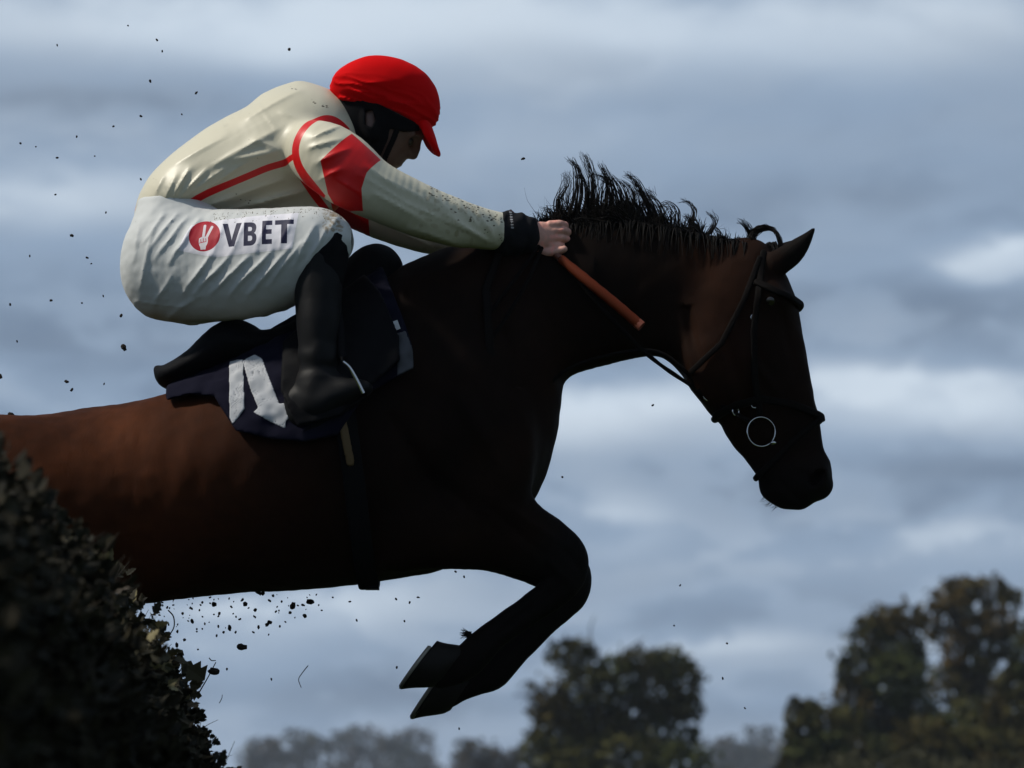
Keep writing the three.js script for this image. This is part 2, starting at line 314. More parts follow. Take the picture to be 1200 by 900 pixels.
// grooves (negative) and ridges (positive) of muscle, bone and tendon
const relief = folds([[575, 330, 622, 520, 9, -0.009], [500, 400, 470, 520, 12, -0.008], [462, 500, 530, 612, 9, -0.011], [540, 470, 600, 575, 10, 0.008], [505, 560, 600, 640, 7, -0.007], [560, 590, 640, 655, 6, -0.007], [600, 600, 660, 640, 5, 0.005], [660, 440, 800, 400, 8, -0.007], [640, 330, 760, 300, 16, 0.006], [800, 330, 822, 430, 6, -0.009],
  [880, 415, 918, 462, 4, 0.007], [850, 400, 900, 530, 6, -0.004], [915, 350, 935, 440, 5, -0.004], [648, 690, 580, 745, 3, -0.006], [668, 712, 600, 775, 3, -0.005], [640, 655, 672, 690, 4, 0.006], [655, 640, 680, 668, 4, -0.005], [20, 520, 90, 690, 18, -0.005], [120, 500, 170, 640, 18, -0.003], [60, 620, 130, 690, 12, -0.008], [420, 520, 440, 660, 10, -0.006], [880, 500, 940, 520, 3, 0.003], [930, 540, 962, 552, 3, 0.004]], 0.985, false);
const horseField = (x, y, z) => {
  let d = coarseHorse(x, y, z);
  if (d > 0.2) return d;
  if (x > 0.5) {
    d = smin(d, earN(x, y, z), 0.012); d = smin(d, earFar(x, y, z), 0.012);
    if (y < 1.4) {
      d = smin(d, nostrilRim(x, y, z), 0.03); d = smin(d, nostrilRimF(x, y, z), 0.03);
      d = smax(d, -nostril(x, y, z), 0.008); d = smax(d, -nostrilF(x, y, z), 0.008);
      d += 0.004 * Math.exp(-Math.pow(mouth(x, y) / 0.005, 2));
    }
  }
  if (d < 0.03 && d > -0.03) {
    if (x < 0.2 || y < 1.75) d -= relief(PXof(x), PYof(y), 0);
    if (x > -0.9 && x < -0.25) d -= 0.0009 * Math.sin((x - 0.25 * y) * 78) * smooth(1.1, 1.25, y) * smooth(1.6, 1.4, y);
    // muscle and sinew under the skin
    d -= 0.007 * fbm(x * 4.2 + y * 1.5, y * 4.8 - x * 1.2, z * 3, 3);
    d -= 0.0016 * N3(x * 26, y * 26, z * 26);
  }
  return d;
};
// coat: bay, with black points, darker muzzle; tone varies as hair does
const coat = (x, y, z) => {
  const px = PXof(x), py = PYof(y), n = fbm(x * 5, y * 5, z * 5, 4), n2 = fbm(x * 40, y * 40, z * 40, 2);
  let c = [0.060, 0.0172, 0.0056];
  const tone = (0.72 + n * 0.95) * (1 + n2 * 0.35);
  const leg = px > 480 && py > 600 ? smooth(590, 660, px + (py - 650) * 0.8) : px < -120 && py > 600 ? smooth(-120, -190, px) : 0;
  const muzzle = px > 800 ? smooth(520, 575, py + n * 40) : 0;
  const fore = smooth(150, 420, px + n * 110) * 0.93;           // darker brown forehand than quarters, with its shade put into the coat
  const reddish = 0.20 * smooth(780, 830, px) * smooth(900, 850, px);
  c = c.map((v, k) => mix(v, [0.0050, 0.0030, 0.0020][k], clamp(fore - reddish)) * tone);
  const bay = 0.12 * smooth(-0.1, 0.3, fbm(x * 3.1 + 7, y * 3.1, z, 2)); c = c.map((v, k) => v + bay * [0.03, 0.01, 0.004][k]); const ear = smooth(905, 925, px) * smooth(330, 318, py + (px - 920) * 0.6), b = Math.max(leg * 0.92, muzzle * 0.75, ear * 0.8);
  return c.map((v, k) => mix(v, [0.0042, 0.0036, 0.0034][k], b));
};
const hairTex = noiseTex(512, (u, v) => 0.5 + 0.5 * fbm(u * 60, v * 24, 3.3, 3)); hairTex.repeat.set(3, 3);
const horse = thing('racehorse', 'dark bay racehorse in mid leap over the brush fence, forelegs folded', 'horse', [0, 0.7, 0]);
{
  const box = [W(-420, 0)[0], W(0, 870)[1], -0.38, W(990, 0)[0], W(0, 250)[1], 0.38];
  const g = skin(horseField, box, 0.006, 0.01, 1.35);
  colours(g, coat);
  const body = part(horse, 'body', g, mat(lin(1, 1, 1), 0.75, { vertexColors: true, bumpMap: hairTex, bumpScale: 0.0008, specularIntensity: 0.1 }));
  console.log('horse body', g.index.count / 3);
  // hooves: toe, heel, coronet centre in pixels
  const hoofMat = mat(lin(0.011, 0.0095, 0.008), 0.7, { specularIntensity: 0.25 }), shoeMat = mat(lin(0.26, 0.24, 0.2), 0.6, { metalness: 0.6 });
  const hoof = (toe, heel, cor, z) => {
    const T = V(...toe, z), H = V(...heel, z), C = V(...cor, z), S = T.clone().add(H).multiplyScalar(0.5), f = T.clone().sub(H), half = f.length() / 2; f.normalize();
    const up = C.clone().sub(S), zv = new THREE.Vector3(0, 0, 1), pos = [], idx = [], rings = 9, seg = 28;
    const radius = (a) => { const q = Math.cos(a), s = Math.sin(a); return q < -0.3 ? [q * 0.97 - 0.03 * 0, s * (0.92 + 0.1 * q)] : [q, s * 0.94]; };
    for (let i = 0; i < rings; i++) {
      const t = i / (rings - 1), sc = mix(1, 0.8, t) * (1 - 0.02 * Math.sin(t * 6)) * (i === rings - 1 ? 0.9 : 1);
      for (let j = 0; j < seg; j++) { const [q, s] = radius(j / seg * Math.PI * 2); const p = S.clone().addScaledVector(up, t * 1.02).addScaledVector(f, q * half * sc).addScaledVector(zv, s * half * 0.9 * sc); pos.push(p.x, p.y, p.z); }
    }
    for (let i = 0; i < rings - 1; i++) for (let j = 0; j < seg; j++) { const a = i * seg + j, b = i * seg + (j + 1) % seg; idx.push(a, b, a + seg, b, b + seg, a + seg); }
    // hollow sole with frog
    const n = up.clone().negate().normalize(); let base = pos.length / 3;
    const inner = [[0.84, 0], [0.8, -0.008], [0.4, -0.006]]; let prev = 0;
    for (const [r, dd] of inner) { const b = pos.length / 3; for (let j = 0; j < seg; j++) { const [q, s] = radius(j / seg * Math.PI * 2); const p = S.clone().addScaledVector(f, q * half * r).addScaledVector(zv, s * half * 0.9 * r).addScaledVector(n, dd); pos.push(p.x, p.y, p.z); } for (let j = 0; j < seg; j++) idx.push(prev + j, b + j, prev + (j + 1) % seg, prev + (j + 1) % seg, b + j, b + (j + 1) % seg); prev = b; }
    const cN = pos.length / 3, cp = S.clone().addScaledVector(n, -0.002).addScaledVector(f, -half * 0.3); pos.push(cp.x, cp.y, cp.z); for (let j = 0; j < seg; j++) idx.push(prev + j, cN, prev + (j + 1) % seg);
    const g = new THREE.BufferGeometry(); g.setAttribute('position', new THREE.Float32BufferAttribute(pos, 3)); g.setIndex(idx); g.computeVertexNormals(); sideUV(g);
    const m = part(horse, 'hoof', g, hoofMat);
    // shoe: a bent bar under the wall, open at the heel
    const sp = []; for (let k = 0; k <= 18; k++) { const a = mix(-2.45, 2.45, k / 18), [q, s] = radius(a); sp.push(S.clone().addScaledVector(f, q * half * 0.9).addScaledVector(zv, s * half * 0.81).addScaledVector(n, 0.004)); }
    part(m, 'horseshoe', tube(sp, 0.0065, 0.0065, 5, 40), shoeMat);
  };
  hoof([470, 808], [513, 750], [529, 781], 0.1);
  hoof([483, 843], [522, 786], [541, 812], -0.095);
  hoof([-402, 672], [-411, 742], [-372, 708], 0.123);
  hoof([-402, 658], [-411, 728], [-372, 694], -0.123);
  // eyes
  const eyeMat = mat(lin(0.008, 0.005, 0.003), 0.25, { clearcoat: 0.3, clearcoatRoughness: 0.1 });
  for (const s of [1, -1]) part(horse, 'eye', new THREE.SphereGeometry(0.017, 20, 14).translate(...W(903, 352, s * 0.1)), eyeMat);
  // mane: locks of strands rooted along the crest
  const maneMat = mat(lin(0.006, 0.005, 0.0045), 0.65, { specularIntensity: 0.18 }), hair = [];
  const crest = new THREE.CatmullRomCurve3([[640, 275], [660, 266], [690, 262], [730, 260], [770, 266], [815, 275], [850, 283], [884, 288]].map(([a, b]) => V(a, b, 0)));
  const strand = (root, pts, r) => hair.push(tube([root, ...pts], (t) => r * (1 - t * 0.85), 0, 3, 9));
  const lock = (t, dir, len, curl, n, spread, z = 0, thick = 1) => {
    const root = crest.getPointAt(clamp(t)), ph = rr(0, 6), curlV = curl;
    for (let i = 0; i < n; i++) {
      const r0 = root.clone().add(new THREE.Vector3(rr(-1, 1) * 0.012, rr(-0.02, 0.0), z + rr(-0.016, 0.016))), L = len * rr(0.65, 1.05), a0 = dir + rr(-spread, spread), pts = [];
      let x = r0.x, y = r0.y, zz = r0.z, a = a0; const dz = rr(-0.35, 0.35), cv = curlV * rr(0.6, 1.3);
      for (let k = 1; k <= 5; k++) { a += cv / 5 + 0.3 * Math.sin(ph + k * 1.5); x += Math.cos(a) * L / 5; y += Math.sin(a) * L / 5; zz += dz * L / 5; pts.push(new THREE.Vector3(x, y, zz)); }
      strand(r0, pts, thick * rr(0.0008, 0.0019));
    }
  };
  const clump = (t) => clamp(0.74 + 1.1 * N3(t * 26, 4.4, 1) + 0.5 * N3(t * 61, 2.4, 5), 0.4, 1.25);
  for (let i = 0; i < 760; i++) { // the thick roots of the mane
    const t = rnd() * 0.98, L = t < 0.5 ? rr(0.05, 0.085) : mix(0.062, 0.02, (t - 0.5) * 2) * rr(0.7, 1.1);
    lock(t, rr(1.8, 3.0), L * clump(t), rr(-1.2, 1.6), 4, 0.3, rr(-0.024, 0.024), 2.4);
  }
  for (let i = 0; i < 420; i++) { // the dense part, blown up and back, growing shorter towards the poll
    const t = Math.pow(rnd(), 1.15), L = t < 0.5 ? rr(0.035, 0.085) * (1 - t * 0.4) : rr(0.016, 0.05) * (1.3 - 0.7 * t);
    lock(t, rr(1.6, 3.0), L * clump(t + 0.013), rr(-2.6, 2.8), 8, 0.25, rr(-0.022, 0.022), 1.4);
  }
  // the wild locks, as they fly: each runs together towards its tip
  for (const [n, ...pts] of [[30, [672, 254], [678, 223], [675, 195], [667, 184]], [30, [693, 248], [695, 212], [689, 190], [683, 180]], [26, [713, 246], [712, 212], [704, 190]], [16, [655, 258], [654, 234], [662, 215], [661, 203]], [20, [686, 252], [688, 221], [676, 192]], [22, [722, 245], [713, 212], [695, 202]], [34, [768, 260], [754, 228], [742, 210], [733, 203]],
    [20, [735, 250], [728, 218], [715, 203]], [14, [792, 262], [790, 246], [779, 238], [769, 245]], [14, [807, 270], [814, 247], [806, 236], [797, 234]], [12, [829, 276], [838, 258], [830, 247]], [10, [655, 262], [648, 249], [635, 243]], [14, [668, 258], [654, 238], [658, 225]], [22, [748, 256], [739, 221], [728, 211]], [12, [702, 250], [703, 226], [709, 206], [707, 196]], [16, [780, 262], [768, 236], [756, 226]], [12, [818, 272], [813, 258], [800, 250]], [10, [846, 282], [842, 270], [832, 264]], [14, [760, 258], [752, 240], [764, 228], [760, 220]], [10, [680, 254], [664, 232], [668, 212], [664, 198]]])
    for (let i = 0; i < n; i++) { const ex = rr(-6, 6), ey = rr(-2, 5), ez = rr(-0.016, 0.016), cut = rr(0.78, 1.0); const vs = pts.map(([x, y], k) => { const f = 1 - k / (pts.length - 1) * 0.75; return V(x + ex * f + rr(-1, 1) * (1 + 1.6 * k), y + ey * f + rr(-1, 1) * (1 + k), ez * f + rr(-0.003, 0.003)); }); vs[vs.length - 1].lerp(vs[vs.length - 2], 1 - cut); hair.push(tube(vs, (t) => 0.0015 * (1 - t * 0.8), 0, 3, 12)); }
  for (let i = 0; i < 170; i++) { const t = rnd() * 0.9; lock(t, rr(1.2, 3.0), mix(0.13, 0.05, t) * rr(0.6, 1.1), rr(-3, 3.5), 1, 0.3, rr(-0.015, 0.015), 0.75); }   // single strays
  for (let i = 0; i < 260; i++) { // hair lying down both sides of the crest
    const t = rnd() * 0.97, s = rnd() < 0.5 ? 1 : -1, p = crest.getPointAt(t), L = rr(0.04, 0.09) * (1.1 - 0.5 * t), pts = []; p.z = s * 0.012; p.y -= 0.004;
    const sl = rr(-0.5, 0.2);
    for (let k = 1; k <= 4; k++) pts.push(new THREE.Vector3(p.x + sl * L * k / 4, p.y + 0.012 * Math.sin(k / 4 * 3.1) - L * Math.pow(k / 4, 1.6), s * (0.012 + 0.055 * Math.pow(k / 4, 0.7))));
    strand(p, pts, rr(0.0018, 0.0032));
  }
  part(horse, 'mane', mergeGeometries(hair), maneMat);
  // forelock: a curl blown over between the ears
  hair.length = 0;
  for (let i = 0; i < 90; i++) { const e = rr(-4.5, 4.5), j = () => e * 0.6 + rr(-2, 2); strand(V(892 + j(), 296 + j(), rr(-0.02, 0.02)), [V(881 + j(), 283 + j(), rr(-0.02, 0.03)), V(884 + j(), 272 + j(), 0.01), V(897 + j(), 266.5 + j(), 0.012), V(909 + j(), 271 + j(), 0.015), V(914 + j(), 283 + j(), 0.02), V(916 + j(), 296 + j(), 0.02)], 0.0015); }
  for (let i = 0; i < 44; i++) { const j = () => rr(-4, 4); strand(V(884 + j(), 292 + j(), rr(-0.02, 0.02)), [V(881 + j(), 278 + j(), 0), V(876 + j(), 266 + j(), 0.01), V(869 + j() * 1.5, 259 + j(), 0.015)], 0.0016); }
  for (let i = 0; i < 90; i++) { const j = () => rr(-5, 5); strand(V(897 + j(), 292 + j(), rr(-0.02, 0.02)), [V(905 + j(), 288 + j(), rr(-0.02, 0.02)), V(912 + j(), 302 + j(), rr(0, 0.04)), V(917 + j() * 0.5, 318 + j(), rr(0, 0.05))], 0.0022); }
  part(horse, 'forelock', mergeGeometries(hair), maneMat);
  // whiskers on the chin, feather at the fetlock
  hair.length = 0;
  for (let i = 0; i < 34; i++) { const a = rr(1.9, 2.6), L = rr(6, 15), x = rr(896, 916), y = 580 + (x - 896) * 0.62, z = rr(-0.02, 0.03); hair.push(tube([V(x, y - 2, z), V(x + Math.cos(a) * L * 0.5, y + Math.sin(a) * L * 0.4, z), V(x + Math.cos(a) * L, y + Math.sin(a) * L * 0.9 - 2, z)], 0.0006, 0.0002, 3, 4)); }
  part(horse, 'whiskers', mergeGeometries(hair), maneMat);
  hair.length = 0;
  for (const [x, y, z, n] of [[551, 744, 0.105, 46], [574, 780, -0.098, 26]]) { hair.length = 0; for (let i = 0; i < n; i++) { const a = rr(2.7, 3.9), L = rr(5, 13), zz = z + rr(-0.02, 0.02); hair.push(tube([V(x + rr(-3, 3), y + rr(-4, 4), zz), V(x + Math.cos(a) * L, y + Math.sin(a) * L, zz)], 0.0014, 0.0004, 3, 3)); } part(horse, 'fetlock_hair', mergeGeometries(hair), maneMat); }
  // tail, streaming behind
  hair.length = 0;
  for (let i = 0; i < 150; i++) { const j = (s) => rr(-s, s); hair.push(tube([V(-172 + j(4), 570 + j(8), j(0.02)), V(-215 + j(8), 552 + j(10), j(0.03)), V(-290 + j(14), 590 + j(26), j(0.06)), V(-370 + j(30), 650 + j(46), j(0.09)), V(-420 + j(40), 740 + j(60), j(0.1))], 0.003, 0.0006, 3, 10)); }
  part(horse, 'tail', mergeGeometries(hair), maneMat);
}
console.log('horse done');

// ---------------------------------------------------------------- tack
const leather = mat(lin(0.0055, 0.0045, 0.0042), 0.7, { specularIntensity: 0.05 }), steel = mat(lin(0.45, 0.45, 0.45), 0.14, { metalness: 1 });
const headField = blend(headParts, 0.04);
const boxOf = (pts, z0, z1, pad = 0.03) => { const P = pts.map(([a, b]) => W(a, b)); return [Math.min(...P.map((p) => p[0])) - pad, Math.min(...P.map((p) => p[1])) - pad, z0, Math.max(...P.map((p) => p[0])) + pad, Math.max(...P.map((p) => p[1])) + pad, z1]; };
const shell = (base, off, th, flat2, rough = 0) => (x, y, z) => { const p = flat2(x, y); if (p > 0.06) return p; const n = rough ? rough * fbm(x * 16, y * 16, z * 16 + 4, 2) : 0; return smax(Math.abs(base(x, y, z) - off - n) - th, p, 0.004); };
const band = (base, pts, half, off = 0.004, th = 0.0032, cell = 0.003, z = 0.14) => { const l = line2(pts); return skin(shell(base, off, th, (x, y) => l(x, y) - half), boxOf(pts, -z, z, half + 0.01), cell, 0.01, 1.6); };
const ring = (px, py, z, r, t, tilt = 0.2) => new THREE.TorusGeometry(r, t, 10, 44).rotateY(tilt).translate(...W(px, py, z));
{
  const b = thing('bridle', "dark leather bridle with ring bit and reins on the horse's head", 'bridle', W(890, 500, 0));
  const neckHead = (x, y, z) => smin(headField(x, y, z), neckLoft(x, y, z), 0.045);
  part(b, 'cheek_strap', band(headField, [[893, 300], [886, 345], [880, 395], [881, 445], [888, 488]], 0.0085, 0.005, 0.0036), leather);
  part(b, 'browband', band(headField, [[884, 338], [908, 350], [938, 359]], 0.009, 0.007, 0.005), leather);
  part(b, 'noseband', band(headField, [[838, 490], [862, 479], [890, 472], [925, 477], [966, 490]], 0.009, 0.005, 0.0045), leather);
  part(b, 'chin_strap', band(headField, [[962, 492], [930, 517], [905, 543], [886, 560]], 0.0075, 0.005, 0.004), leather);
  part(b, 'throat_strap', band(neckHead, [[888, 308], [868, 360], [842, 410], [808, 441]], 0.0075, 0.005, 0.0035), leather);
  for (const s of [1, -1]) {
    const r = part(b, 'bit_ring', ring(892, 506, s * 0.073, 0.0355, 0.0018, s * 0.25), steel);
    part(r, 'bit_joint', new THREE.SphereGeometry(0.007, 14, 10).scale(1.2, 0.8, 1).translate(...W(906, 519, s * 0.072)), steel);
    part(b, 'buckle', ring(884, 474, s * 0.078, 0.008, 0.0016), steel);
    part(b, 'buckle', ring(883, 372, s * 0.102, 0.0065, 0.0015), steel);
    part(b, 'buckle', ring(862, 482, s * 0.076, 0.0095, 0.0018, 0.6), steel);
    const rein = [[884, 497, 0.076], [858, 482, 0.077], [830, 464, 0.072], [795, 442, 0.085], [762, 418, 0.1], [715, 372, 0.115], [675, 325, 0.11], [650, 296, 0.085], [635, 286, 0.07]].map(([x, y, z]) => V(x, y, s * z));
    const far = s < 0 ? rein.slice(0, 8).concat([V(640, 288, -0.06)]) : rein;
    part(b, 'rein', tube(far, (t) => 0.0052 + 0.0018 * Math.sin(t * 60) * 0.3, 0, 7, 60, 0.55), leather);
    const slack = [[635, 290, 0.075], [618, 330, 0.13], [575, 398, 0.165], [520, 462, 0.215], [497, 480, 0.235], [520, 440, 0.205], [590, 345, 0.13], [632, 288, 0.07]].map(([x, y, z]) => V(x, y, s * (z + 0.02)));
    if (s > 0) part(b, 'rein_end', tube(slack, 0.005, 0.005, 6, 50, 0.6), leather);
  }
  const m = thing('martingale', "dark martingale strap with steel rings on the reins under the horse's throat", 'martingale', W(640, 560, 0));
  const neckBody = (x, y, z) => smin(bodyLoft(x, y, z), neckLoft(x, y, z), 0.06);
  part(m, 'neck_strap', band(neckBody, [[594, 274], [570, 350], [576, 440], [602, 545]], 0.011, 0.006, 0.004, 0.004, 0.22), leather);
  const fork = V(604, 560, 0);
  for (const s of [1, -1]) {
    part(m, 'ring', ring(830, 462, s * 0.074, 0.0145, 0.0022, 0.3), steel);
    part(m, 'fork_strap', tube([V(826, 464, s * 0.076), V(800, 432, s * 0.084), V(770, 412, s * 0.082), V(720, 415, s * 0.088), V(660, 436, s * 0.085), V(628, 474, s * 0.085), V(612, 524, s * 0.06), fork], 0.0055, 0.0055, 6, 40, 0.6), leather);
    part(m, 'rein_stop', tube([V(818, 456, s * 0.076), V(825, 461, s * 0.075)], 0.011, 0.011, 10, 4), leather);
  }
}
console.log('bridle done');
const bodyNeck = (x, y, z) => { let d = smin(bodyLoft(x, y, z), shoulder(x, y, Math.abs(z)), 0.1); if (x > -0.4) d = smin(d, neckLoft(x, y, z), 0.06); return d; };
{
  const navy = mat(lin(0.0055, 0.0055, 0.013), 0.9, { specularIntensity: 0.1 });
  const clothPts = [[190, 446], [215, 430], [300, 385], [370, 340], [420, 292], [442, 292], [456, 330], [474, 378], [484, 410], [486, 436], [462, 450], [432, 466], [414, 492], [398, 516], [360, 524], [318, 520], [280, 510], [262, 482], [252, 466], [222, 462], [194, 468]];
  const c = thing('saddle_cloth', 'navy saddle cloth with white number under the saddle', 'saddle cloth', W(330, 520, 0)), pc = poly2(clothPts, 0.2);
  const g = skin(shell(bodyNeck, 0.02, 0.008, pc, 0.02), boxOf(clothPts, -0.38, 0.38, 0.02), 0.0055, 0.01, 1.6);
  const cl = part(c, 'cloth', g, navy);
  const white = mat(lin(0.38, 0.39, 0.41), 0.8, { specularIntensity: 0.2 }), Z = (q) => [170 + q[0] / 3.53, 270 + q[1] / 3.53];
  const nums = [[[330, 512], [365, 506], [395, 510], [404, 620], [412, 735], [385, 775], [360, 802], [346, 770], [340, 640]].map(Z), [[388, 520], [402, 508], [440, 488], [476, 512], [515, 612], [556, 714], [580, 714], [588, 745], [598, 780], [586, 790], [582, 824], [520, 795], [445, 752], [465, 732], [430, 650], [398, 545]].map(Z)];
  for (const n of nums) {
    const p2 = poly2(n, 0.3), off = poly2(clothPts, 0.2);
    const sh = (x, y, z) => { const p = p2(x, y); if (p > 0.05) return p; const nn = 0.02 * fbm(x * 16, y * 16, z * 16 + 4, 2); return smax(Math.abs(bodyNeck(x, y, z) - 0.0285 - nn) - 0.0022, p, 0.002); };
    part(cl, 'number', skin(sh, boxOf(n, 0.1, 0.38, 0.03), 0.003, 0.005, 1.8), white);
  }
  const patch = [[462, 392], [476, 388], [484, 410], [486, 434], [466, 444]], pp = poly2(patch, 0.25);
  part(cl, 'front_panel', skin((x, y, z) => { const p = pp(x, y); if (p > 0.05) return p; const nn = 0.02 * fbm(x * 16, y * 16, z * 16 + 4, 2); return smax(Math.abs(bodyNeck(x, y, z) - 0.03 - nn) - 0.003, p, 0.004); }, boxOf(patch, 0.05, 0.36, 0.03), 0.004, 0.005, 1.8), mat(lin(0.03, 0.032, 0.04), 0.7));
  const tabM = mat(lin(0.45, 0.46, 0.48), 0.6);
  part(cl, 'tab', new THREE.BoxGeometry(0.011, 0.022, 0.004).rotateZ(0.35).translate(...W(465, 381, 0.262)), tabM);

  const s = thing('saddle', 'black racing saddle with stirrups between the rider and the navy cloth', 'saddle', W(330, 420, 0));
  const black = mat(lin(0.0035, 0.0035, 0.0045), 0.7, { specularIntensity: 0.12 });
  const seatField = loft([[184, 429, 188, 440, 0.06], [195, 428, 205, 456, 0.11], [228, 409, 242, 450, 0.16], [262, 379, 285, 440, 0.185], [290, 391, 312, 432, 0.18], [330, 385, 345, 420, 0.165], [370, 358, 385, 398, 0.15], [408, 312, 425, 372, 0.12], [430, 288, 446, 345, 0.085], [444, 292, 455, 336, 0.06]], 5);
  part(s, 'seat', skin((x, y, z) => { const f = seatField(x, y, z); return f > 0.05 ? f : f + 0.003 * fbm(x * 12, y * 12, z * 12, 2); }, seatField.box, 0.006, 0.02), black);
  const flapPts = [[330, 400], [372, 352], [425, 312], [446, 340], [468, 395], [470, 425], [440, 452], [402, 492], [350, 505], [330, 460]], fp = poly2(flapPts, 0.25);
  part(s, 'flap', skin(shell(bodyNeck, 0.042, 0.0055, fp, 0.01), boxOf(flapPts, 0.05, 0.4, 0.02), 0.0055, 0.01, 1.6), black);
  part(s, 'flap', skin(shell(bodyNeck, 0.042, 0.0055, fp, 0.01), boxOf(flapPts, -0.4, -0.05, 0.02), 0.0055, 0.01, 1.6), black);
  const girth = line2([[408, 480], [420, 570], [434, 700]]);
  part(s, 'girth', skin(shell(bodyNeck, 0.009, 0.006, (x, y) => girth(x, y) - 0.026), boxOf([[395, 480], [450, 712]], -0.36, 0.36, 0.02), 0.006, 0.01, 1.6), mat(lin(0.005, 0.005, 0.0055), 0.95, { specularIntensity: 0.1 }));
  const tan = line2([[407, 505], [417, 556]]);
  part(s, 'girth_strap', skin(shell(bodyNeck, 0.019, 0.004, (x, y) => tan(x, y) - 0.0105), boxOf([[400, 500], [422, 560]], 0.1, 0.36, 0.02), 0.004, 0.01, 1.6), mat(lin(0.075, 0.042, 0.008), 0.7), 'tan girth strap end');
  part(s, 'girth_end', new THREE.BoxGeometry(0.034, 0.02, 0.06).translate(...W(436, 686, 0.02)), black);
  for (const q of [1, -1]) {
    const z = q * 0.325;
    const iron = [[402, 424], [409, 430], [417, 443], [426, 461]].map(([x, y]) => V(x, y, z + q * 0.028)), inner = [[402, 424], [407, 432], [413, 446], [420, 464]].map(([x, y]) => V(x, y, z - q * 0.05));
    const st = part(s, 'stirrup', mergeGeometries([tube(iron, 0.0042, 0.005, 8, 20), tube(inner, 0.0042, 0.005, 8, 20), tube([V(402, 424, z + q * 0.028), V(400, 418, z - q * 0.01), V(402, 424, z - q * 0.05)], 0.0042, 0.0042, 8, 16), tube([V(426, 461, z + q * 0.03), V(420, 464, z - q * 0.052)], 0.009, 0.009, 8, 4)]), steel);
    part(st, 'stirrup_leather', tube([V(401, 420, z - q * 0.01), V(398, 380, z - q * 0.035), V(392, 350, z - q * 0.075)], 0.011, 0.011, 6, 12, 0.3), black);
  }
}
console.log('saddle done');

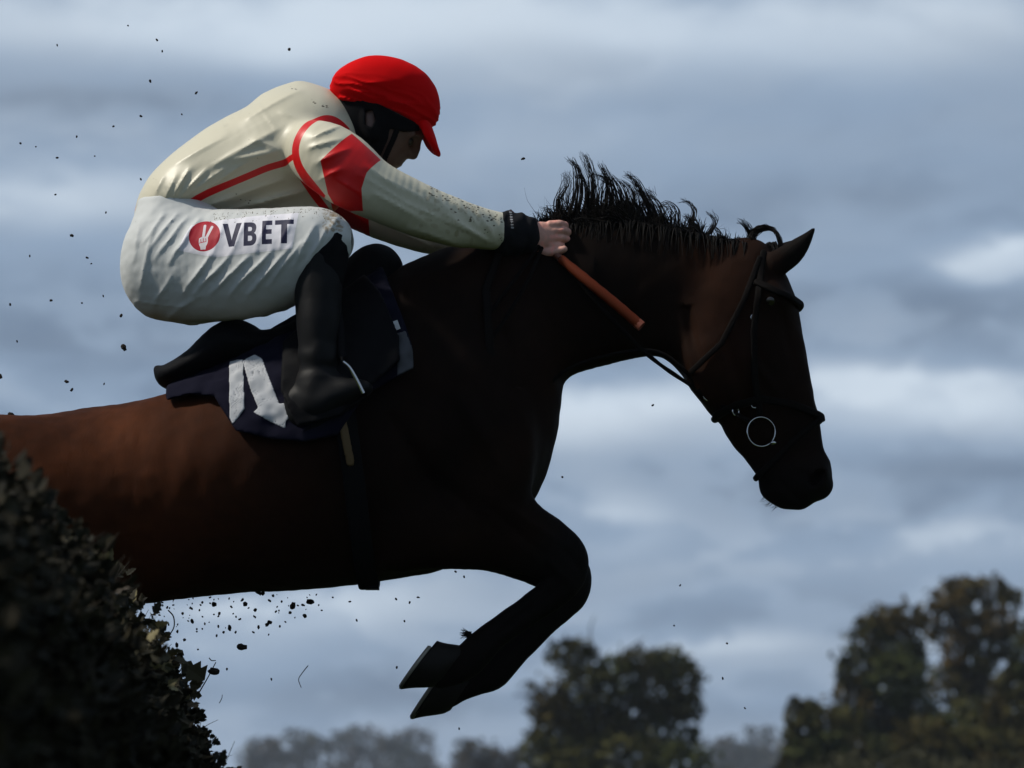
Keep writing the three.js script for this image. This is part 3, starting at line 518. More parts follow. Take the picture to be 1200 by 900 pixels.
// ---------------------------------------------------------------- rider
{
  const r = thing('person', 'jockey crouched over the horse in cream and red silks, red cap and white breeches', 'person', W(330, 500, 0));
  const torso = loft([[158, 262, 235, 305, 0.13], [168, 222, 240, 268, 0.155], [197, 187, 268, 266, 0.165], [246, 150, 316, 264, 0.17], [298, 122, 368, 258, 0.172], [330, 106, 380, 248, 0.155], [338, 113, 368, 232, 0.105], [342, 126, 360, 206, 0.05]], 6), scruff = limb([[320, 128, 0, 0.03], [350, 112, 0, 0.024], [372, 125, 0, 0.03]]);
  const arm = (q, dy, lag = 0) => loft([[352, 142, 352, 200, 0.055, q * 0.13], [382, 143, 374, 222, 0.072, q * 0.185], [412, 157 + dy + lag * 0.7, 396, 240 + dy + lag * 0.7, 0.07, q * 0.205], [444, 186 + dy + lag, 425, 254 + dy + lag, 0.063, q * 0.205], [490, 212 + dy + lag * 0.85, 476, 274 + dy + lag * 0.85, 0.056, q * 0.18], [540, 234 + dy + lag * 0.4, 531, 288 + dy + lag * 0.4, 0.05, q * 0.14], [575, 246 + dy, 570, 292 + dy, 0.045, q * 0.108], [600, 252 + dy, 597, 293 + dy, 0.039, q * 0.09]], 6);
  const armN = arm(1, 0), armF = arm(-1, 7, 12);
  const jf = folds([[300, 116, 344, 182, 1.5, 0.002], [192, 236, 206, 206, 4, 0.008], [200, 236, 222, 198, 3.5, 0.009], [209, 233, 242, 200, 3.5, 0.010], [216, 231, 262, 200, 4, 0.009], [228, 229, 292, 190, 4, 0.008], [250, 195, 330, 150, 9, 0.009], [276, 188, 345, 176, 6, 0.009], [290, 135, 348, 100, 8, 0.006], [250, 235, 330, 208, 6, 0.010], [270, 240, 350, 222, 6, 0.010], [300, 235, 372, 212, 5, 0.009], [320, 245, 385, 232, 5, 0.008], [225, 242, 280, 228, 4, 0.008],
    [182, 225, 190, 205, 4, 0.006], [205, 190, 260, 160, 9, 0.006], [330, 130, 368, 150, 6, 0.006], [300, 165, 352, 188, 7, 0.006]], 0.982);
  const sf = folds([[420, 209, 480, 243, 1.6, 0.0035], [478, 242, 590, 284, 1.6, 0.0035], [368, 165, 398, 150, 3.5, 0.007], [362, 178, 400, 168, 3.5, 0.006], [372, 196, 410, 180, 5, 0.006], [376, 215, 400, 205, 4, 0.006], [430, 200, 470, 226, 6, 0.005], [440, 232, 500, 262, 6, 0.006], [455, 215, 520, 246, 5, 0.004], [500, 222, 530, 250, 4, 0.005], [520, 250, 570, 278, 5, 0.006], [535, 236, 560, 262, 4, 0.005], [560, 246, 580, 276, 4, 0.006], [585, 250, 592, 288, 3.5, 0.006], [395, 215, 430, 238, 6, 0.006], [480, 268, 540, 284, 5, 0.005]], 0.977);
  const jacketField = (x, y, z) => {
    const d0 = (PYof(y) - 187) - 0.393 * (342 - PXof(x)), sq = 1 - 0.36 * smooth(-6, 60, d0), t = smin(torso(x, y, z / sq) * sq, scruff(x, y, z), 0.05), a = Math.min(armN(x, y, z), armF(x, y, z));
    let d = smin(t, a, 0.024);
    if (d < 0.05 && d > -0.04) {
      const px = PXof(x), py = PYof(y), n = N3(px / 28, py / 28, z * 9), fine = N3(px / 9, py / 14, z * 20);
      const w = smooth(-0.01, 0.03, a - t);
      d -= w * jf(px, py, n) + (1 - w) * sf(px, py, n) + 0.0012 * n + 0.0003 * fine;
    }
    return d;
  };
  const bx = [W(140, 0)[0], W(0, 320)[1], -0.34, W(622, 0)[0], W(0, 80)[1], 0.34];
  const jg = rectUV(skin(jacketField, bx, 0.0048, 0, 1.6), 130, 60, 500, 260);
  const jacketTex = new THREE.CanvasTexture(canvas(2000, 1040, (c, w, h) => {
    const at = (k) => (p) => [(600 + (p[0] - 600) * k - 130) * 4, (964 + (p[1] - 964) * k - 60) * 4], path = (pts, k, close) => { c.beginPath(); pts.map(at(k)).forEach(([a, b], i) => (i ? c.lineTo(a, b) : c.moveTo(a, b))); if (close) c.closePath(); };
    const curve = (pts, k) => { const q = pts.map(at(k)); c.beginPath(); c.moveTo(...q[0]); for (let i = 1; i < q.length - 1; i++) c.quadraticCurveTo(q[i][0], q[i][1], (q[i][0] + q[i + 1][0]) / 2, (q[i][1] + q[i + 1][1]) / 2); c.lineTo(...q[q.length - 1]); };
    c.fillStyle = '#c3bda8'; c.fillRect(0, 0, w, h);
    c.strokeStyle = c.fillStyle = '#c4080b'; c.lineCap = 'butt'; c.lineJoin = 'round';
    c.lineWidth = 34; curve([[404, 142], [394, 131], [378, 129], [362, 141], [350, 158], [345, 176], [349, 194], [358, 208], [368, 220], [378, 232]], 0.975); c.stroke();
    c.lineWidth = 26; curve([[214, 240], [236, 228], [262, 217], [292, 205], [318, 194], [350, 187]], 0.982); c.stroke();
    path([[412, 155], [446, 186], [430, 204], [424, 222], [425, 246], [395, 243], [384, 226], [376, 190]], 0.972, true); c.fill();
    c.lineWidth = 22; curve([[168, 212], [160, 226], [158, 250]], 1); c.stroke();
    // mud thrown up by the field
    const spot = (x, y, r, a) => { c.fillStyle = `rgba(38,30,18,${a})`; c.beginPath(); for (let i = 0; i < 7; i++) { const t = i / 7 * 6.283, q = r * rr(0.5, 1.3); c.lineTo(x + Math.cos(t) * q * 1.3, y + Math.sin(t) * q * 0.8); } c.fill(); };
    const splash = (x0, y0, x1, y1, sp, n, k) => { for (let i = 0; i < n; i++) { const t = rnd(), p = at(k)([mix(x0, x1, t) + rr(-sp, sp), mix(y0, y1, t) + rr(-sp, sp)]); spot(p[0], p[1], rr(1.2, 5.5), rr(0.45, 0.95)); } };
    splash(364, 111, 384, 121, 2.2, 11, 0.98); splash(500, 224, 592, 256, 6, 90, 0.982); splash(520, 240, 590, 275, 9, 30, 0.982); splash(340, 103, 352, 108, 2, 3, 0.99); splash(270, 222, 290, 232, 4, 5, 0.98);
    for (let i = 0; i < 70; i++) spot(rr(160, 1900), rr(120, 900), rr(0.8, 2.2), rr(0.2, 0.6));
    c.fillStyle = 'rgba(120,104,72,0.16)'; for (let i = 0; i < 46; i++) { const p = at(0.982)([rr(490, 596), rr(222, 286)]); c.beginPath(); c.ellipse(p[0], p[1], rr(6, 22), rr(4, 12), rr(0, 3), 0, 7); c.fill(); }
  })); jacketTex.colorSpace = THREE.SRGBColorSpace;
  part(r, 'jacket', jg, mat(lin(1, 1, 1), 0.42, { map: jacketTex, specularIntensity: 0.6, sheen: 0.25, sheenColor: lin(1, 0.98, 0.9), sheenRoughness: 0.4 }));
  console.log('jacket', jg.index.count / 3);
  // breeches
  const pelvis = loft([[198, 333, 250, 346, 0.1], [173, 320, 270, 335, 0.148], [162, 295, 280, 318, 0.168], [160, 262, 268, 282, 0.168], [160, 246, 244, 256, 0.158], [164, 228, 236, 240, 0.145]], 6);
  const thigh = (q) => loft([[190, 246, 188, 374, 0.1, q * 0.1], [240, 246, 236, 377, 0.105, q * 0.13], [300, 245, 296, 371, 0.1, q * 0.185], [350, 243, 343, 352, 0.088, q * 0.225], [382, 245, 366, 322, 0.074, q * 0.238], [400, 262, 386, 304, 0.056, q * 0.242]], 6);
  const thN = thigh(1), thF = thigh(-1);
  const panel = poly2([[207, 291], [214, 275], [222, 261], [256, 256], [300, 253], [351, 252], [348, 272], [344, 296], [300, 299], [252, 302]], 0.256);
  const bf = folds([[152, 346, 214, 356, 1.6, 0.003], [230, 254, 196, 306, 5, 0.008], [216, 250, 180, 300, 4, 0.007], [204, 246, 172, 290, 4, 0.007], [186, 246, 166, 280, 4, 0.006], [176, 268, 160, 330, 5, 0.006], [246, 300, 214, 340, 5, 0.009], [268, 304, 226, 342, 4.5, 0.009], [292, 304, 246, 344, 5, 0.009], [318, 300, 268, 346, 4.5, 0.009], [342, 296, 292, 346, 5, 0.009], [356, 290, 316, 338, 5, 0.008], [372, 268, 346, 316, 5, 0.009], [384, 272, 362, 312, 4, 0.008], [262, 254, 250, 300, 4, 0.004], [290, 254, 270, 302, 4, 0.004], [318, 252, 300, 300, 4, 0.004], [345, 252, 330, 296, 4, 0.005],
    [200, 320, 176, 352, 6, 0.005], [232, 345, 190, 366, 6, 0.005], [160, 250, 152, 300, 5, 0.005], [396, 256, 384, 290, 4, 0.006]], 0.972);
  const waist = (x, y) => { const px = PXof(x), py = PYof(y); return ((238 - 0.08 * (px - 190) + 2 * Math.sin(px / 7)) - py) / PPM; };
  const breechesField = (x, y, z) => {
    let d = smin(pelvis(x, y, z), Math.min(thN(x, y, z), thF(x, y, z)), 0.05);
    if (d < 0.05 && d > -0.04) { const px = PXof(x), py = PYof(y), n = N3(px / 25, py / 25, z * 9); if (z > 0.1) d -= 0.0017 * smooth(0.0025, -0.0025, panel(x, y)); d -= 0.95 * bf(px + 3 * n, py, n) + 0.0018 * n + 0.001 * N3(px / 8, py / 8, z * 22); }
    return smax(d, waist(x, y), 0.008);
  };
  const bx2 = [W(135, 0)[0], W(0, 412)[1], -0.36, W(415, 0)[0], W(0, 222)[1], 0.36];
  const bg = rectUV(skin(breechesField, bx2, 0.0046, 0, 1.35), 130, 220, 300, 180);
  const breechTex = new THREE.CanvasTexture(canvas(1800, 1080, (c, w, h) => {
    const S = 6, K = 0.9715, at = (x, y, k = K) => [(600 + (x - 600) * k - 130) * S, (964 + (y - 964) * k - 220) * S];
    c.fillStyle = '#babcbb'; c.fillRect(0, 0, w, h);
    c.fillStyle = '#d4d2d9'; c.beginPath(); [[207, 291], [214, 275], [222, 261], [256, 256], [300, 253], [351, 252], [348, 272], [344, 296], [300, 299], [252, 302]].forEach((p, i) => { const q = at(...p); i ? c.lineTo(...q) : c.moveTo(...q); }); c.closePath(); c.fill();
    const [cx, cy] = at(239, 275), R = 19 * S * K; c.fillStyle = '#9c0c24'; c.beginPath(); c.arc(cx, cy, R, 0, 7); c.fill();
    // white hand giving the V sign
    c.save(); c.translate(cx, cy); c.scale(R / 75, R / 75); c.strokeStyle = c.fillStyle = '#cfc9cd'; c.lineCap = c.lineJoin = 'round';
    c.lineWidth = 13; c.beginPath(); c.moveTo(-6, 12); c.lineTo(0, -50); c.stroke(); c.beginPath(); c.moveTo(8, 12); c.lineTo(34, -42); c.stroke();
    c.beginPath(); c.moveTo(-26, 12); c.quadraticCurveTo(-30, 40, -20, 52); c.lineTo(-18, 66); c.lineTo(6, 66); c.lineTo(8, 50); c.quadraticCurveTo(20, 36, 16, 10); c.quadraticCurveTo(-6, -4, -26, 12); c.fill();
    c.strokeStyle = '#b0102c'; c.lineWidth = 3; c.beginPath(); c.moveTo(-18, 16); c.lineTo(-16, 30); c.moveTo(-6, 12); c.lineTo(-5, 30); c.moveTo(-24, 34); c.lineTo(8, 28); c.moveTo(6, 14); c.lineTo(8, 26); c.stroke(); c.restore();
    c.fillStyle = '#191b3a'; c.strokeStyle = '#191b3a'; c.lineWidth = 5; c.font = `bold ${39.5 * S * K}px sans-serif`; c.textBaseline = 'alphabetic';
    const word = 'VBET', xs = [261, 284, 306, 323], ws = [22, 19, 15.5, 23];
    for (let i = 0; i < 4; i++) { const [x, y] = at(xs[i], [290, 290, 289, 289][i]), m = c.measureText(word[i]).width; c.save(); c.translate(x, y); c.scale(ws[i] * S * K / m, 1); c.fillText(word[i], 0, 0); c.strokeText(word[i], 0, 0); c.restore(); }
    // the end of the same word, across the seat
    c.save(); c.translate(...at(150, 267, 1)); c.rotate(-0.35); c.font = 'bold 46px sans-serif'; c.lineWidth = 2; c.fillText('ET', 0, 0); c.restore();
    // mud at the knee and flecks along the thigh
    for (let i = 0; i < 60; i++) { const [x, y] = at(rr(380, 402), rr(245, 274)); c.fillStyle = `rgba(112,88,58,${rr(0.1, 0.35)})`; c.beginPath(); c.ellipse(x, y, rr(5, 26), rr(4, 16), rr(0, 3), 0, 7); c.fill(); }
    for (let i = 0; i < 150; i++) { const t = rnd(), [x, y] = at(rr(245, 402), 246 + 14 * t * t); c.fillStyle = `rgba(40,32,20,${rr(0.3, 0.9)})`; c.beginPath(); c.ellipse(x, y, rr(1, 6), rr(1, 4), rr(0, 3), 0, 7); c.fill(); }
    for (let i = 0; i < 50; i++) { c.fillStyle = `rgba(60,50,34,${rr(0.2, 0.5)})`; c.beginPath(); c.ellipse(rr(100, 1600), rr(100, 900), rr(1, 3), rr(1, 3), 0, 0, 7); c.fill(); }
  })); breechTex.colorSpace = THREE.SRGBColorSpace;
  part(r, 'breeches', bg, mat(lin(1, 1, 1), 0.6, { map: breechTex, specularIntensity: 0.4, sheen: 0.2, sheenColor: lin(1, 1, 1), sheenRoughness: 0.5 }));
  console.log('breeches', bg.index.count / 3);
  // boots and the black cloth at the knee
  const bootMat = mat(lin(0.005, 0.005, 0.0055), 0.55, { specularIntensity: 0.25 }), kneeMat = mat(lin(0.006, 0.006, 0.007), 0.95, { specularIntensity: 0.1 });
  for (const q of [1, -1]) {
    const knee = loft([[404, 266, 380, 292, 0.054, q * 0.25], [406, 280, 362, 306, 0.058, q * 0.252], [404, 298, 352, 322, 0.057, q * 0.255], [402, 318, 349, 336, 0.053, q * 0.258]], 5);
    part(r, 'knee_pad', skin((x, y, z) => { const f = knee(x, y, z); return f > 0.04 ? f : f + 0.002 * N3(x * 40, y * 40, z * 30); }, knee.box, 0.005, 0.015), kneeMat);
    const shin = loft([[402, 309, 349, 313, 0.058, q * 0.256], [401, 335, 346, 338, 0.06, q * 0.262], [400, 375, 347, 378, 0.058, q * 0.272], [398, 415, 350, 420, 0.05, q * 0.282], [398, 446, 350, 458, 0.045, q * 0.29], [400, 462, 352, 480, 0.042, q * 0.294]], 5);
    const foot = loft([[346, 452, 353, 507, 0.034, q * 0.294], [372, 447, 377, 495, 0.04, q * 0.3], [402, 444, 406, 478, 0.043, q * 0.306], [424, 447, 427, 466, 0.036, q * 0.308], [434, 452, 434, 460, 0.02, q * 0.308]], 5);
    const bf2 = blend([shin, foot], 0.03);
    const b = part(r, 'boot', skin((x, y, z) => { let f = bf2(x, y, z); if (f < 0.04) { const px = PXof(x), py = PYof(y); f += 0.003 * Math.sin(py / 5 + 2 * N3(px / 20, py / 20, z * 8)) * smooth(400, 455, py) * smooth(490, 460, py) + 0.003 * N3(px / 18, py / 26, z * 12); } return f; }, bf2.box, 0.005, 0.015), bootMat);
    part(b, 'sole', tube([V(355, 508, q * 0.295), V(378, 495, q * 0.3), V(406, 479, q * 0.306), V(430, 464, q * 0.308)], 0.007, 0.006, 8, 16, 4.5), kneeMat);
  }
  // the body under the clothes, with head, neck and hands, one surface in overlapping grids
  const under = (x, y, z) => Math.min(smin(torso(x, y, z / 0.6), Math.min(armN(x, y, z), armF(x, y, z)), 0.01) + 0.008, smin(pelvis(x, y, z), Math.min(thN(x, y, z), thF(x, y, z)), 0.04)) + 0.016;
  const cran = ball(446, 126, 0, 0.112, 0.098, 0.078, -0.35), face = loft([[502, 138, 408, 128, 0.066], [493, 157, 424, 150, 0.068], [481, 171, 430, 166, 0.064], [471, 184, 432, 180, 0.054], [464, 194, 440, 191, 0.038], [459, 198, 446, 197, 0.022]], 5);
  const nose = limb([[489, 162, 0, 0.008], [487.5, 174, 0, 0.011], [484, 181, 0, 0.0125]]), nw = blend([ball(478, 179, 0.012, 0.011), ball(478, 179, -0.012, 0.011)], 0.01), lips = blend([ball(470, 187, 0, 0.009, 0.006, 0.022), ball(467, 192, 0, 0.009, 0.006, 0.019)], 0.004);
  const neck = limb([[405, 158, 0, 0.066], [430, 160, 0, 0.062], [446, 158, 0, 0.06]]), ears = blend([ball(434, 147, 0.076, 0.014, 0.03, 0.008, 0.25), ball(434, 147, -0.076, 0.014, 0.03, 0.008, 0.25)], 0.005), brows = blend([limb([[492, 160, 0.015, 0.008], [484, 157, 0.05, 0.008]]), limb([[492, 160, -0.015, 0.008], [484, 157, -0.05, 0.008]])], 0.01);
  const sock = blend([ball(486, 166, 0.033, 0.014), ball(486, 166, -0.033, 0.014)], 0.001);
  const headF = (x, y, z) => { let d = smin(cran(x, y, z), face(x, y, z), 0.03); d = smin(d, neck(x, y, z), 0.04); if (d > 0.06) return d; d = smin(d, nose(x, y, z), 0.012); d = smin(d, nw(x, y, z), 0.01); d = smin(d, brows(x, y, z), 0.012); d = smin(d, lips(x, y, z), 0.008); d = smax(d, -sock(x, y, z), 0.012); return smin(d, ears(x, y, z), 0.008); };
  headF.box = [W(390, 0)[0], W(0, 215)[1], -0.11, W(512, 0)[0], W(0, 65)[1], 0.11];
  const hand = (q, dx, dy) => {   // a closed fist: palm, four unequal curled fingers, thumb from the side of the palm
    const p = (a, b, z, rad) => [a + dx, b + dy, q * z, rad];
    const palm = loft([[600 + dx, 255 + dy, 597 + dx, 292 + dy, 0.026, q * 0.082], [618 + dx, 260 + dy, 616 + dx, 293 + dy, 0.022, q * 0.078], [634 + dx, 260 + dy, 632 + dx, 294 + dy, 0.0205, q * 0.074], [647 + dx, 261 + dy, 646 + dx, 292 + dy, 0.0185, q * 0.07]], 4, 2.4);
    const fingers = [[262, 1, 0.0098], [270, 4, 0.0102], [278.5, 3, 0.0098], [287, 0, 0.0088]].map(([y, L, rad], i) => limb([p(645, y + 1, 0.078, rad), p(655 + L, y + 0.5, 0.078, rad), p(661 + L, y + 2, 0.062, rad * 0.95), p(656 + L, y + 3.5, 0.042, rad * 0.9), p(646 + L * 0.6, y + 4, 0.04, rad * 0.82)]));
    const thumb = limb([p(622, 291, 0.068, 0.0115), p(640, 297, 0.078, 0.0108), p(652, 295, 0.088, 0.0098), p(661, 292, 0.09, 0.0085)]);
    const f = (x, y, z) => { let d = palm(x, y, z); for (const g of fingers) d = smin(d, g(x, y, z), 0.004); d = smin(d, thumb(x, y, z), 0.006); return d + (d < 0.02 ? 0.0006 * N3(x * 150, y * 150, z * 150) : 0); };
    f.box = boxOf([[596 + dx, 250 + dy], [672 + dx, 302 + dy]], q > 0 ? 0.02 : -0.12, q > 0 ? 0.12 : -0.02, 0.01); return f;
  };
  const strip = (g) => { g.deleteAttribute('uv'); return g; };
  const bb = [W(140, 0)[0], W(0, 395)[1], -0.34, W(622, 0)[0], W(0, 80)[1], 0.34];
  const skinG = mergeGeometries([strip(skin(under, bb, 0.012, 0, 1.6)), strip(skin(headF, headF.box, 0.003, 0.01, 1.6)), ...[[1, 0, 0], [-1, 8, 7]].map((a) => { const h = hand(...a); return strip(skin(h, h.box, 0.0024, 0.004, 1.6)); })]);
  colours(skinG, (x, y, z) => { const n = fbm(x * 60, y * 60, z * 60, 3), px = PXof(x), py = PYof(y), kn = px > 600 ? 0.10 * smooth(0.0, 0.4, N3(px / 6, py / 6, 2)) : 0; const faceShade = px < 520 ? 0.2 : 1.2; return [(0.40 + n * 0.1 + kn) * faceShade, (0.205 + n * 0.06) * faceShade, (0.16 + n * 0.05) * faceShade]; });  // shade under the cap painted into the face skin, hands kept brighter
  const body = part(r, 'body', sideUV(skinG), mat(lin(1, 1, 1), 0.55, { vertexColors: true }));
  for (const s of [1, -1]) part(body, 'eye', new THREE.SphereGeometry(0.0105, 14, 10).translate(...W(480, 165.5, s * 0.032)), mat(lin(0.02, 0.014, 0.01), 0.3));
  // black hood and chin strap under the cap; hood front paints in peak shade
  const hoodPts = [[388, 108], [430, 122], [470, 142], [492, 150], [492, 158], [474, 161], [458, 158], [456, 170], [446, 190], [432, 196], [404, 174], [392, 140]], hp = poly2(hoodPts), earHole = poly2([[430, 138], [438, 137], [441, 148], [437, 157], [430, 154]]);
  part(r, 'hood', skin((x, y, z) => { const p = Math.max(hp(x, y), -earHole(x, y)); if (p > 0.04) return p; return smax(Math.abs(headF(x, y, z) - 0.004) - 0.0035, p, 0.003); }, [W(384, 0)[0], W(0, 204)[1], -0.115, W(500, 0)[0], W(0, 100)[1], 0.115], 0.0032, 0.01, 1.6), kneeMat);
  const strapL = line2([[470, 150], [462, 170], [452, 190], [447, 204]]);
  part(r, 'chin_strap', skin((x, y, z) => { const p = strapL(x, y) - 0.007; if (p > 0.04) return p; return smax(Math.abs(headF(x, y, z) - 0.004) - 0.0025, p, 0.002); }, [W(440, 0)[0], W(0, 212)[1], -0.115, W(480, 0)[0], W(0, 140)[1], 0.115], 0.003, 0.01, 1.6), kneeMat);
  // cap: a silk cover over the helmet, with its peak
  const dome = loft([[396, 106, 397, 117, 0.03], [400, 95, 401, 121, 0.064], [412, 80, 411, 126, 0.09], [431, 70.5, 426, 132, 0.103], [450, 67.5, 443, 138, 0.108], [469, 72.5, 461, 144, 0.104], [483, 84, 476, 149, 0.092], [492, 101, 486, 153, 0.074], [496, 126, 492, 153, 0.045]], 6, 2.2);
  const cf = folds([[396, 112, 425, 121, 2.2, 0.005], [408, 104, 440, 118, 4, 0.004], [430, 122, 470, 136, 3, 0.004], [455, 118, 486, 126, 2, 0.0045], [460, 127, 492, 138, 2.2, 0.004], [420, 100, 470, 96, 10, 0.002], [478, 140, 500, 146, 2.5, 0.004]], 0.99);
  const capField = (x, y, z) => { let d = dome(x, y, z); if (d < 0.04 && d > -0.03) { const px = PXof(x), py = PYof(y), n = N3(px / 16, py / 16, z * 14); d -= 1.7 * cf(px, py, n) * smooth(0.0, 0.05, Math.abs(z)) + 0.0016 * n + 0.0042 * Math.pow(1 - Math.abs(N3(px / 34 + 3, (py - 0.3 * px) / 7, z * 10)), 5) * smooth(92, 122, py - 0.25 * (px - 450)); } return d; };
  const red = mat(lin(0.52, 0.003, 0.004), 0.75, { specularIntensity: 0.05 });
  const cap = part(r, 'cap', skin(capField, dome.box, 0.0034, 0.015, 1.6), red);
  const peakF = loft([[505, 146, 488, 158, 0.074], [509, 158, 494, 170, 0.07], [513, 170, 503, 176, 0.056], [516.5, 180, 512, 181, 0.03]], 5);
  const peakIn = loft([[501, 150, 480, 166, 0.068], [504.5, 162, 486, 178, 0.064], [506, 176, 492, 186, 0.052], [507, 186, 500, 190, 0.03]], 5);
  part(cap, 'peak', skin((x, y, z) => smax(peakF(x, y, z), -peakIn(x, y, z), 0.003), peakF.box, 0.003, 0.015, 1.6), red);
  // cuffs
  const cuffTex = new THREE.CanvasTexture(canvas(256, 256, (c) => { c.fillStyle = '#17171a'; c.fillRect(0, 0, 256, 256); c.fillStyle = '#8d8d90'; for (let i = 0; i < 9; i++) { c.save(); c.translate(64 + i * 1.5, 40 + i * 13); c.rotate(0.1); c.fillRect(0, 0, 13, 4 + (i % 3) * 2); c.fillRect(4, 0, 3, 9); c.restore(); } })); cuffTex.colorSpace = THREE.SRGBColorSpace;
  for (const [q, dx, dy] of [[1, 0, 0], [-1, 6, 7]]) {
    const cu = loft([[589 + dx, 249 + dy, 585 + dx, 294 + dy, 0.045, q * 0.094], [594 + dx, 247.5 + dy, 590 + dx, 299 + dy, 0.0475, q * 0.092], [606 + dx, 249 + dy, 603 + dx, 300 + dy, 0.044, q * 0.088], [616 + dx, 252 + dy, 614 + dx, 298 + dy, 0.038, q * 0.083], [621 + dx, 256 + dy, 619 + dx, 295 + dy, 0.03, q * 0.08]], 5);
    part(r, 'cuff', rectUV(skin((x, y, z) => { const f = cu(x, y, z); return f > 0.03 ? f : f - 0.0022 * Math.sin(PXof(x) / 2.6 + N3(x * 30, y * 30, z * 30) * 3); }, cu.box, 0.0032, 0.01, 1.6), 580, 240, 64, 64), mat(lin(1, 1, 1), 0.9, { map: cuffTex, specularIntensity: 0.2 }));
  }
  console.log('rider done');
  // whip, through the near fist
  const wgroup = thing('riding_whip', "orange brown padded whip held in the jockey's near hand", 'whip', W(700, 340, 0.1));
  const z = 0.052, a = V(598, 251, 0.042), b2 = V(657, 303, 0.098), c2 = V(750, 381, 0.142);
  part(wgroup, 'handle', tube([V(592, 256, 0.05), V(598, 252, 0.047), V(622, 271, 0.048), V(640, 288, 0.066), b2], (t) => (t < 0.12 ? 0.014 : 0.0085), 0, 10, 24), mat(lin(0.09, 0.022, 0.009), 0.6));
  const flap = part(wgroup, 'padded_shaft', tube([b2, b2.clone().lerp(c2, 0.35).add(new THREE.Vector3(0, -0.002, 0.012)), b2.clone().lerp(c2, 0.7).add(new THREE.Vector3(0, 0, 0.008)), c2], (t) => 0.0105 + 0.0022 * smooth(0, 0.3, t) + 0.0004 * Math.sin(t * 50), 0, 12, 60, 0.6), mat(lin(0.105, 0.019, 0.006), 0.7, { specularIntensity: 0.2 }));
  part(flap, 'end_tab', tube([c2.clone().lerp(b2, 0.035), c2.clone().lerp(b2, -0.02)], 0.0135, 0.0132, 10, 4, 0.6), mat(lin(0.19, 0.042, 0.018), 0.6));
}

